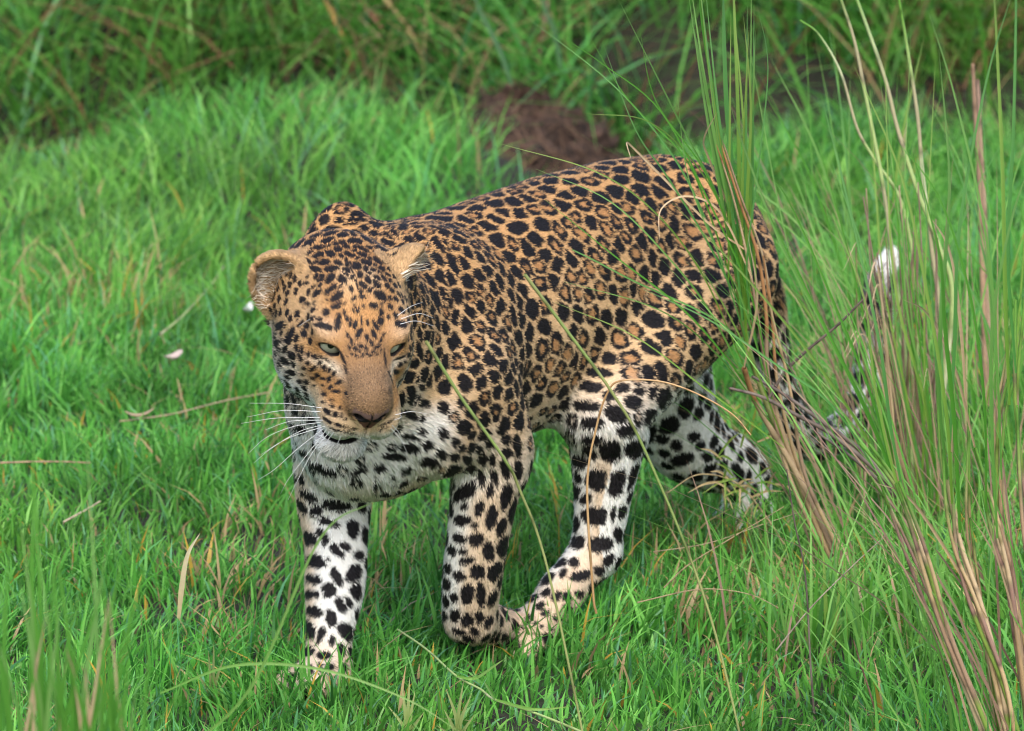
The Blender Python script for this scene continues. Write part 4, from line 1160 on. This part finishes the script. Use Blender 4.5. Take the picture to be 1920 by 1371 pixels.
for k, (p, w) in enumerate([([(1400, 640), (1388, 420), (1384, 220), (1376, 0), (1374, -60)], 0.0066), ([(1396, 600), (1378, 380), (1362, 190), (1357, 40), (1356, -40)], 0.0072),
     ([(1390, 560), (1360, 360), (1336, 170), (1316, 40), (1308, -40)], 0.0062), ([(1392, 520), (1352, 330), (1322, 160), (1296, 30)], 0.0052), ([(1400, 600), (1400, 400), (1408, 200), (1394, 30)], 0.0045),
     ([(1420, 760), (1340, 600), (1268, 500), (1147, 380), (1005, 317)], 0.0036), ([(1400, 700), (1320, 520), (1230, 400), (1117, 322), (939, 270)], 0.0036),
     ([(1420, 720), (1362, 614), (1190, 528), (1035, 455), (859, 433)], 0.0034), ([(1430, 760), (1298, 597), (1147, 476), (1022, 375)], 0.0036),
     ([(1450, 800), (1340, 660), (1233, 580), (1057, 528)], 0.0034), ([(1470, 840), (1319, 726), (1190, 631), (1040, 567)], 0.0034),
     ([(1400, 640), (1330, 430), (1260, 290), (1150, 160), (985, 30)], 0.0038), ([(1395, 600), (1330, 400), (1280, 290), (1180, 190), (1100, 60)], 0.0036),
     ([(1398, 560), (1350, 380), (1280, 240), (1220, 120), (1160, 0)], 0.0042), ([(1392, 480), (1320, 330), (1220, 230), (1100, 213)], 0.0034),
     ([(1410, 620), (1330, 460), (1250, 330), (1190, 240), (1130, 80)], 0.0036), ([(1420, 640), (1380, 470), (1320, 320), (1230, 190), (1200, 60)], 0.0034),
     ([(1440, 720), (1390, 560), (1340, 460), (1290, 330), (1270, 180)], 0.0036), ([(1470, 830), (1420, 700), (1350, 560), (1290, 470)], 0.0034), ([(1430, 700), (1400, 520), (1420, 330), (1440, 130), (1420, 10)], 0.0044),
     ([(1450, 760), (1410, 560), (1330, 380), (1240, 210), (1130, 120), (1040, 60)], 0.0034)]):
    leaf(B_, p, 7.86, 7.62, w * (1.0 if k < 5 else 0.72), k + (2 if k < 5 else 0))
for p in ([(1410, 520), (1352, 400), (1290, 368), (1240, 392), (1236, 450)], [(1400, 470), (1330, 420), (1240, 330), (1190, 280), (1175, 268), (1184, 300)], [(1395, 690), (1420, 560), (1402, 440)], [(1380, 420), (1330, 300), (1320, 260), (1345, 210)]):
    leaf(B_, p, 7.8, 7.7, 0.0032, dry=True)
for k in range(12):
    x1 = rng.uniform(1285, 1425); x0 = 1398 + rng.normal(0, 10)
    leaf(B_, [(x0, rng.uniform(520, 640)), (lerp(x0, x1, .3), 380), (lerp(x0, x1, .65), 200), (x1, rng.uniform(-60, 60))], 7.84, 7.66, rng.uniform(0.0035, 0.006), 1 + k % 3)
fan(B_, bb, 24, 0.05, 0.35, 0.62, math.pi, 0.55, 0.16, 0.0034, 0.3)

# clump behind, with pale and purple stems
C_, cb = clump('reed_clump', (1725, 1010), 8.35, "upright tangle of pale and purplish thin stems behind the leopard's raised tail")
PU = [np.array([0.36, 0.26, 0.19]), np.array([0.28, 0.19, 0.15]), np.array([0.44, 0.34, 0.22]), np.array([0.30, 0.30, 0.12])]
for p, r in [([(1725, 1010), (1760, 800), (1786, 562), (1760, 460), (1720, 357), (1684, 245), (1658, 143), (1607, 0), (1590, -40)], 0.0042), ([(1715, 1010), (1700, 700), (1668, 440), (1653, 332), (1623, 179), (1602, 77), (1577, 0), (1560, -50)], 0.0036),
             ([(1735, 1010), (1770, 700), (1745, 450), (1730, 327), (1720, 214), (1699, 77), (1684, -10)], 0.0040), ([(1705, 1010), (1720, 600), (1694, 393), (1640, 300), (1607, 240), (1577, 138), (1536, 66), (1500, 38)], 0.0028)]:
    stk(C_, p, 8.33, 8.22, r, r * 0.5, cols=[np.array([0.36, 0.46, 0.18]), np.array([0.48, 0.50, 0.30]), np.array([0.40, 0.36, 0.22])], green_top=True)
for i in range(26):
    x0 = 1660 + rng.uniform(0, 120); x1 = 1600 + rng.uniform(0, 160); yt = rng.uniform(330, 620)
    stk(C_, [(x0, 1005), (lerp(x0, x1, .35) + rng.normal(0, 8), 830), (lerp(x0, x1, .7) + rng.normal(0, 8), 660), (x1, yt)], 8.36, 8.22, rng.uniform(0.0016, 0.0028), 0.001, cols=PU, green_top=False)
for k in range(14):
    x0 = 1690 + rng.uniform(0, 80); x2 = x0 + rng.normal(-40, 130); yt = rng.uniform(40, 420)
    leaf(C_, [(x0, 960), (lerp(x0, x2, .25), 760), (lerp(x0, x2, .6) + rng.normal(0, 15), 520), (x2, yt)], 8.3, 8.1, rng.uniform(0.003, 0.0055), k)
for k in range(8):
    x0 = 1690 + rng.uniform(0, 80); x2 = x0 + rng.normal(-60, 110); yt = rng.uniform(500, 760)
    leaf(C_, [(x0, 960), (lerp(x0, x2, .3), 820), (lerp(x0, x2, .7), yt - 40), (x2, yt)], 8.28, 8.1, rng.uniform(0.002, 0.004), dry=True)
fan(C_, cb, 100, 0.16, 0.25, 0.62, math.pi * 0.9, 0.25, 0.3, 0.0036, 0.45)

for px, Yc, lab in (((1640, 760), 8.9, 'loose clump of slender arching green leaves farther back among the reeds'), ((1900, 900), 8.5, 'slender green reed clump standing behind the thick stalks')):
    e_, eb = clump('reed_clump', px, Yc, lab)
    for k in range(16):
        x0 = px[0] + rng.normal(0, 50); x2 = x0 + rng.normal(-30, 150); yt = rng.uniform(20, 480)
        leaf(e_, [(x0, px[1]), (lerp(x0, x2, .2), lerp(px[1], yt, .35)), (lerp(x0, x2, .55), lerp(px[1], yt, .72)), (x2, yt)], Yc, Yc - 0.15, rng.uniform(0.003, 0.0055), k)
    fan(e_, eb, 40, 0.16, 0.3, 0.75, math.pi * 0.9, 0.2, 0.28, 0.004, 0.2)
# tall dry pair of stems at the right edge
D_, db = clump('dry_reed', (1850, 760), 9.0, 'pair of tall withered brown reed stems standing apart in the green leaves')
stk(D_, [(1850, 760), (1842, 500), (1836, 330), (1828, 200), (1824, 120)], 9.0, 8.95, 0.0052, 0.003, cols=[np.array([0.36, 0.23, 0.15]), np.array([0.30, 0.19, 0.13])], green_top=False)
stk(D_, [(1862, 760), (1850, 560), (1846, 400), (1838, 260), (1833, 150)], 9.02, 8.97, 0.0050, 0.003, cols=[np.array([0.40, 0.27, 0.19]), np.array([0.33, 0.22, 0.17])], green_top=False)

# young green clump low at the right
for nm, px, Yc, num, lab in (('grass_tuft', (1560, 1240), 7.62, 70, 'low tuft of fresh green blades at the foot of the leaning reed stalks'), ('grass_tuft', (1800, 1180), 7.75, 80, 'dense low tuft of green blades behind the thick reed stalks')):
    t_, tb = clump(nm, px, Yc, lab, 'grass tuft')
    fan(t_, tb, num, 0.16, 0.10, 0.30, math.pi / 2, 0.2, 0.45, 0.005, 0.12, name='blade_mass')
    for k in range(16):
        x0 = px[0] + rng.normal(0, 60); y0 = px[1] + rng.normal(0, 15); x2 = x0 + rng.normal(-10, 70)
        leaf(t_, [(x0, y0), (lerp(x0, x2, .3), y0 - rng.uniform(60, 110)), (x2, y0 - rng.uniform(150, 300))], Yc, Yc - 0.06, rng.uniform(0.004, 0.007), k)
# blurred tuft close to the lens, left
t_, tb = clump('grass_tuft', (110, 2250), 5.6, 'tall soft green tuft rising in the near left corner', 'grass tuft')
for k in range(52):
    x0 = 120 + rng.normal(0, 70); x2 = x0 + rng.normal(10, 75); yt = rng.uniform(960, 1300) if k > 2 else rng.uniform(760, 900)
    leaf(t_, [(x0 * .5 + 60, 1950), (lerp(x0, x2, .2), 1600), (lerp(x0, x2, .5), lerp(1600, yt, .55)), (x2, yt)], 5.62, 5.5, rng.uniform(0.004, 0.008), 0 if k % 5 else 1)
for k in range(7):
    x0 = 150 + rng.normal(0, 80); x2 = x0 + rng.normal(10, 60)
    leaf(t_, [(x0 * .5 + 60, 1950), (x0, 1600), (lerp(x0, x2, .6), 1300), (x2, rng.uniform(1080, 1250))], 5.6, 5.5, 0.004, dry=True)

def lone(name, label, cat, path, Y0, Y1, w, c0, c1, mat=None, base=None, fold=0.25):
    pts = pxpath(path, Y0, Y1)
    root = pts[0].copy(); root[2] = float(gz(root[0], root[1]))
    o = empty(name, root); tag(o, label, cat)
    place(ribbon(pts, w, c0, c1, 'blade', mat or m_grass, fold=fold), o)
    return o
# bent dry straw in front of the hind leg
o = empty('bent_straw', on_ground(1118, 1150)); tag(o, "dry tan straw bent over in an arch in front of the leopard's hind leg", 'straw')
place(stalk(pxpath([(1118, 1150), (1112, 1110), (1101, 911), (1119, 798), (1140, 735), (1165, 714), (1236, 715), (1304, 737), (1372, 776), (1408, 816)], 7.46, 7.40), 0.0017, 0.0010, 'stem', None, cols=[np.array([0.40, 0.24, 0.11]), np.array([0.46, 0.29, 0.14])], green_top=False), o)
# olive seed stems across the flank, nearer the lens
for lab, path in (("straight olive grass stem crossing the leopard's flank", [(1330, 1150), (1216, 860), (1147, 735), (1052, 606), (984, 515)]), ("olive grass stem crossing the leopard's shoulder", [(1030, 1080), (975, 920), (945, 860), (863, 743), (799, 640)])):
    pts = pxpath(path, 6.85, 6.75)
    root = pts[0].copy(); root[0] += 0.06; root[2] = 0
    o = empty('seed_grass', root); tag(o, lab, 'grass stem')
    place(stalk([root] + pts, 0.0014, 0.0021, 'stem', None, cols=[np.array([0.20, 0.27, 0.08]), np.array([0.25, 0.28, 0.10])], green_top=False), o)
# soft streaks of blades close to the lens
lone('slender_grass', "long pale green blade slanting across the leopard's right foreleg", 'grass blade', [(330, 1420), (470, 1290), (600, 1010), (700, 940)], 6.3, 6.2, 0.0035, (0.15, 0.33, 0.06), (0.25, 0.40, 0.12))
lone('slender_grass', 'thin pale green blade lying low across the turf below the forepaw', 'grass blade', [(300, 1300), (440, 1248), (600, 1255), (760, 1310), (860, 1371)], 6.55, 6.45, 0.0035, (0.15, 0.33, 0.06), (0.25, 0.40, 0.12))
# creeping stem in the turf
o = empty('creeping_grass', on_ground(1100, 1345)); tag(o, 'pale creeping grass runner with joints lying over the turf', 'grass runner')
pt = [on_ground(x, y, 0.055) for x, y in ((745, 1180), (800, 1218), (856, 1268), (900, 1292), (928, 1312), (1000, 1336), (1080, 1368), (1200, 1420))]
place(stalk(pt, 0.0013, 0.0018, 'runner', None, cols=[np.array([0.34, 0.44, 0.16]), np.array([0.40, 0.44, 0.22])], green_top=False), o)
for p in ([(856, 1268), (890, 1272), (925, 1250), (945, 1236)], [(928, 1312), (915, 1290), (908, 1278)], [(930, 1312), (1000, 1330), (1070, 1325)]):
    place(ribbon([on_ground(x, y, 0.06) for x, y in p], 0.004, (0.17, 0.36, 0.06), (0.26, 0.42, 0.10), 'leaf', m_grass), o)
# pale yellow-green shoots at the bottom edge
for lab, cx, cy, pal in (('pale yellowish shoot with narrow leaves below the planted forepaw', 765, 1395, 1.0), ('yellow-green young shoot standing under the creeping runner', 860, 1400, 0.85), ('bright young shoot with upright leaves, beside the tall soft tuft', 400, 1330, 0.6)):
    o = empty('grass_shoot', on_ground(cx, cy)); tag(o, lab, 'grass shoot')
    Yc = on_ground(cx, cy)[1]
    for k, (dx, hh) in enumerate(((-40, 70), (-20, 110), (0, 125), (18, 100), (38, 60), (-55, 40))):
        p = [(cx, cy), (cx + dx * .25, cy - hh * .5), (cx + dx * .8 + rng.normal(0, 5), cy - hh)]
        place(ribbon(pxpath(p, Yc, Yc - 0.02), 0.0052, np.array([0.30, 0.44, 0.12]) * pal, np.array([0.52, 0.55, 0.24]) * pal, 'leaf', m_grass), o)
# dry blade standing in the turf, left of the foreleg
lone('dry_grass', 'single whitish dry blade standing curved in the turf', 'dry blade', [(335, 1160), (341, 1100), (352, 1040), (375, 1000)], 7.45, 7.42, 0.0075, (0.45, 0.36, 0.20), (0.66, 0.60, 0.42), m_dry)

# twigs under the reed leaves
tw = empty('dead_twig', on_ground(1660, 1010)); tag(tw, 'forked dark grey dead twig sticking out of the reed clump', 'twig')
GT = [np.array([0.13, 0.10, 0.085]), np.array([0.17, 0.135, 0.115]), np.array([0.11, 0.085, 0.075])]
for p, r in (([(1700, 945), (1640, 880), (1560, 815), (1500, 782), (1430, 745), (1368, 728)], 0.0042), ([(1690, 930), (1620, 850), (1540, 790), (1470, 740), (1410, 706)], 0.0038), ([(1440, 750), (1470, 700), (1510, 660), (1570, 610), (1620, 560)], 0.0026), ([(1560, 815), (1500, 740), (1480, 680), (1470, 610)], 0.0022), ([(1680, 930), (1600, 860), (1530, 810)], 0.003)):
    place(stalk(pxpath(p, 7.86, 7.80), r, r * 0.5, 'branch', None, cols=GT, green_top=False), tw)
for lab, path, Y, r, cs in (('thin grey dead stem standing in the turf below the reeds', [(1530, 1385), (1520, 1250), (1510, 1080), (1490, 980), (1475, 880)], 7.3, 0.0022, GT), ('short brown dead stem stuck in the turf', [(1650, 1400), (1640, 1330), (1612, 1240), (1600, 1200)], 7.2, 0.0022, [np.array([0.22, 0.13, 0.09])]),
                            ('straight grey straw slanting up from the turf toward the reeds', [(1455, 1220), (1520, 1140), (1600, 1060), (1665, 1000)], 7.5, 0.0016, [np.array([0.34, 0.28, 0.22])]), ('bent pale straw lying over the turf among green blades', [(1195, 1130), (1290, 1108), (1345, 1105), (1410, 1116), (1460, 1140)], 7.55, 0.0014, [np.array([0.30, 0.22, 0.13])]),
                            ('thin brown straw rising from the turf to the reed base', [(1245, 1102), (1290, 1060), (1370, 1010), (1470, 950)], 7.7, 0.0015, [np.array([0.36, 0.27, 0.16])]), ('fine pale straw lying straight over the turf', [(1225, 1035), (1330, 1018), (1440, 980), (1500, 960)], 7.8, 0.0010, [np.array([0.36, 0.28, 0.18])])):
    pts = pxpath(path, Y, Y - 0.03)
    root = pts[0].copy(); root[2] = 0
    o = empty('dead_reed', root); tag(o, lab, 'dead stem')
    place(stalk(pts, r * 0.7, r * 0.35, 'stem', None, cols=cs, green_top=False), o)
# leafy dry sprig by the trailing hind paw
sp = empty('grass_sprig', on_ground(1420, 1010)); tag(sp, "tangled sprig of yellow-green and dry leaves by the leopard's trailing hind paw", 'grass sprig')
for k in range(26):
    x0, y0 = 1380 + rng.normal(0, 35), 905 + rng.normal(0, 35); a = rng.uniform(0, 2 * math.pi); l_ = rng.uniform(30, 75)
    d = (k % 2 == 0)
    p = [(x0, y0), (x0 + math.cos(a) * l_ * .5, y0 + math.sin(a) * l_ * .4 - 6), (x0 + math.cos(a) * l_, y0 + math.sin(a) * l_ * .8)]
    place(ribbon(pxpath(p, 8.0, 7.98), 0.0035, (0.44, 0.33, 0.17) if d else (0.22, 0.36, 0.06), (0.5, 0.38, 0.2) if d else (0.34, 0.42, 0.10), 'dry_leaf' if d else 'leaf', m_dry if d else m_grass), sp)
place(stalk(pxpath([(1470, 1020), (1430, 960), (1380, 905), (1310, 890), (1250, 925)], 8.02, 7.98), 0.0014, 0.0008, 'stem', None, cols=[np.array([0.45, 0.34, 0.18])], green_top=False), sp)

# fallen leaves
def fallen(name, label, px, L, W, colr, ang, curl=0.3):
    c = on_ground(px[0], px[1], 0.05)
    o = empty(name, (c[0], c[1], 0.045)); tag(o, label, 'fallen leaf')
    u = np.linspace(-1, 1, 9); v = np.linspace(-1, 1, 5)
    U, Vv = np.meshgrid(u, v, indexing='ij')
    w = W / 2 * np.sqrt(np.maximum(1 - U ** 2, 0.02))
    x = U * L / 2; y = Vv * w; z = 0.012 + curl * (Vv * w) ** 2 / W * 2.2 + 0.012 * U ** 2 + 0.10 * x
    ca, sa = math.cos(ang), math.sin(ang)
    P_ = np.stack([x * ca - y * sa, x * sa + y * ca, z], -1).reshape(-1, 3)
    i = np.arange(8)[:, None] * 5; j = np.arange(4)[None]
    Q = np.stack([i + j, i + 5 + j, i + 6 + j, i + 1 + j], -1).reshape(-1, 4)
    m = mesh_obj('lamina', P_, Q, 0, m_dry, o, col=np.tile(np.array(colr), (len(P_), 1)))
    sm = m.modifiers.new('thickness', 'SOLIDIFY'); sm.thickness = 0.0006
fallen('fallen_leaf', 'pale pinkish grey fallen leaf lying curled in the lawn', (325, 683), 0.040, 0.019, (0.52, 0.42, 0.38), 0.9, 0.7)
fallen('fallen_leaf', "small white fallen leaf or petal in the grass beside the leopard's ear", (465, 592), 0.034, 0.014, (0.62, 0.64, 0.62), 1.35, 0.5)
fallen('fallen_leaf', 'small tan fallen leaf lying on the lawn beyond the standing dry blade', (262, 790), 0.045, 0.016, (0.46, 0.33, 0.22), 0.1, 0.4)
for lab, path, z, r, c_ in (('long pale straw slanting through the grass near the white petal', [(300, 628), (345, 590), (395, 535), (420, 500)], 0.07, 0.0022, [np.array([0.46, 0.42, 0.24]), np.array([0.36, 0.40, 0.16])]), ('thin brown straw lying level in the lawn', [(0, 868), (60, 866), (120, 866), (170, 868)], 0.05, 0.0016, [np.array([0.33, 0.22, 0.14])]),
                            ('short pale straw with joints lying in the lawn', [(118, 980), (145, 965), (160, 957), (188, 940)], 0.05, 0.0018, [np.array([0.52, 0.42, 0.27])]), ('straw lying under the pinkish fallen leaf', [(225, 790), (260, 786), (330, 775), (420, 752), (520, 733)], 0.05, 0.0014, [np.array([0.42, 0.30, 0.2])])):
    pts = [on_ground(x, y, z) for x, y in path]
    o = empty('straw', (pts[0][0], pts[0][1], 0)); tag(o, lab, 'straw')
    place(stalk(pts, r, r * 0.7, 'stem', None, cols=c_, green_top=False), o)

# ------------------------------------------------------------------ hummock of dead thatch at the foot of the bank
hc_ = at_depth(985, 235, 12.15); hx0, hy0 = hc_[0], 12.2
hz0 = float(gz(hx0, hy0)) + 0.035
hm = empty('thatch_hummock', (hx0, hy0, hz0)); tag(hm, 'brown rounded hummock of dead thatch and earth at the foot of the bank', 'hummock')
nu, nv = 110, 52
th = np.linspace(0.02, 1.75, nv)[:, None]; ph = np.linspace(0, 2 * math.pi, nu, endpoint=False)[None]
Pn = np.stack([np.sin(th) * np.cos(ph), np.sin(th) * np.sin(ph), np.cos(th) * np.ones_like(ph)], -1).reshape(-1, 3)
rr = 1 + 0.30 * (vnoise(Pn + 3, 2.6, 71) - 0.5) + 0.24 * (vnoise(Pn + 3, 6, 72) - 0.5) + 0.22 * (vnoise(Pn + 3, 13, 73) - 0.5)
Vh = Pn * rr[:, None] * np.array([0.215, 0.17, 0.19])
i = np.arange(nv - 1)[:, None] * nu; j = np.arange(nu)[None]; j2 = (j + 1) % nu
Qh = np.stack([i + j, i + nu + j, i + nu + j2, i + j2], -1).reshape(-1, 4)
m_hum, nt, N, b, L = new_mat('dead_thatch')
tcc = N.new('ShaderNodeTexCoord'); n1 = N.new('ShaderNodeTexNoise'); n1.inputs['Scale'].default_value = 34; n1.inputs['Detail'].default_value = 8
cr = N.new('ShaderNodeValToRGB'); cr.color_ramp.elements[0].color = (0.012, 0.008, 0.007, 1); cr.color_ramp.elements[1].color = (0.085, 0.048, 0.033, 1)
cr.color_ramp.elements[0].position = 0.38; cr.color_ramp.elements[1].position = 0.66
bp = N.new('ShaderNodeBump'); bp.inputs['Strength'].default_value = 0.9; bp.inputs['Distance'].default_value = 0.02
L.new(tcc.outputs['Object'], n1.inputs['Vector']); L.new(n1.outputs['Fac'], cr.inputs[0]); L.new(cr.outputs[0], b.inputs['Base Color']); L.new(n1.outputs['Fac'], bp.inputs['Height']); L.new(bp.outputs[0], b.inputs['Normal']); b.inputs['Roughness'].default_value = 0.9
mesh_obj('mound', Vh, Qh, 0, m_hum, hm)
k_ = rng.integers(0, len(Vh), 1100); pos = Vh[k_]; k2 = pos[:, 2] > 0.0; pos = pos[k2]; n = len(pos)
out = nrm(pos)
tang = nrm(np.cross(out, rng.normal(0, 1, (n, 3))) + np.array([0, 0, -0.25]))
ln = rng.uniform(0.04, 0.13, n)
p0 = pos - tang * ln[:, None] * .5 + out * 0.004; p1 = pos + out * 0.014; p2 = pos + tang * ln[:, None] * .5 + out * 0.002
sd = nrm(np.cross(tang, out)) * 0.0010
Vs = np.stack([p0 - sd, p0 + sd, p1 - sd, p1 + sd, p2], 1).reshape(-1, 3)
o_ = np.arange(n)[:, None] * 5
cs_ = np.repeat(lerp(np.array([0.06, 0.035, 0.025]), np.array([0.20, 0.12, 0.075]), rng.random((n, 1)) ** 2), 5, 0)
th_ = mesh_obj('dead_straw', Vs, [o_ + np.array([[0, 1, 3, 2]]), o_ + np.array([[2, 3, 4]])], 0, m_dry, hm, col=cs_, smooth=False)
th_['kind'] = 'stuff'
# old leaves arching out of the bank
for lab, path, Y, w, c0, c1, mt in (('rust-brown dead leaf arching down from the bank', [(590, -40), (625, 30), (650, 90), (668, 160)], 12.6, 0.010, (0.34, 0.20, 0.06), (0.40, 0.22, 0.07), m_dry), ('straw-coloured dead leaf bowed over above the mound', [(680, -50), (740, 20), (775, 70), (798, 130)], 12.6, 0.011, (0.36, 0.27, 0.12), (0.36, 0.24, 0.11), m_dry),
                                ('reddish dead leaf drooping from the bank', [(640, -30), (680, 5), (710, 45), (720, 58)], 12.65, 0.011, (0.30, 0.14, 0.09), (0.30, 0.14, 0.09), m_dry), ('blue-green stem leaning over the brown hummock', [(960, 160), (935, 90), (900, 20), (880, -40)], 11.9, 0.010, (0.10, 0.22, 0.10), (0.14, 0.26, 0.13), m_grass),
                                ('upright blue-green stem behind the brown hummock', [(1052, 130), (1040, 60), (1020, 10), (1008, -40)], 12.3, 0.012, (0.10, 0.22, 0.10), (0.14, 0.26, 0.13), m_grass), ('tall pale brown dead stem in the bank at the left', [(148, 130), (148, 60), (152, 0), (154, -40)], 12.9, 0.012, (0.36, 0.25, 0.15), (0.36, 0.25, 0.15), m_dry)):
    lone('bank_plant', lab, 'leaf', path, Y, Y - 0.05, w, c0, c1, mt)
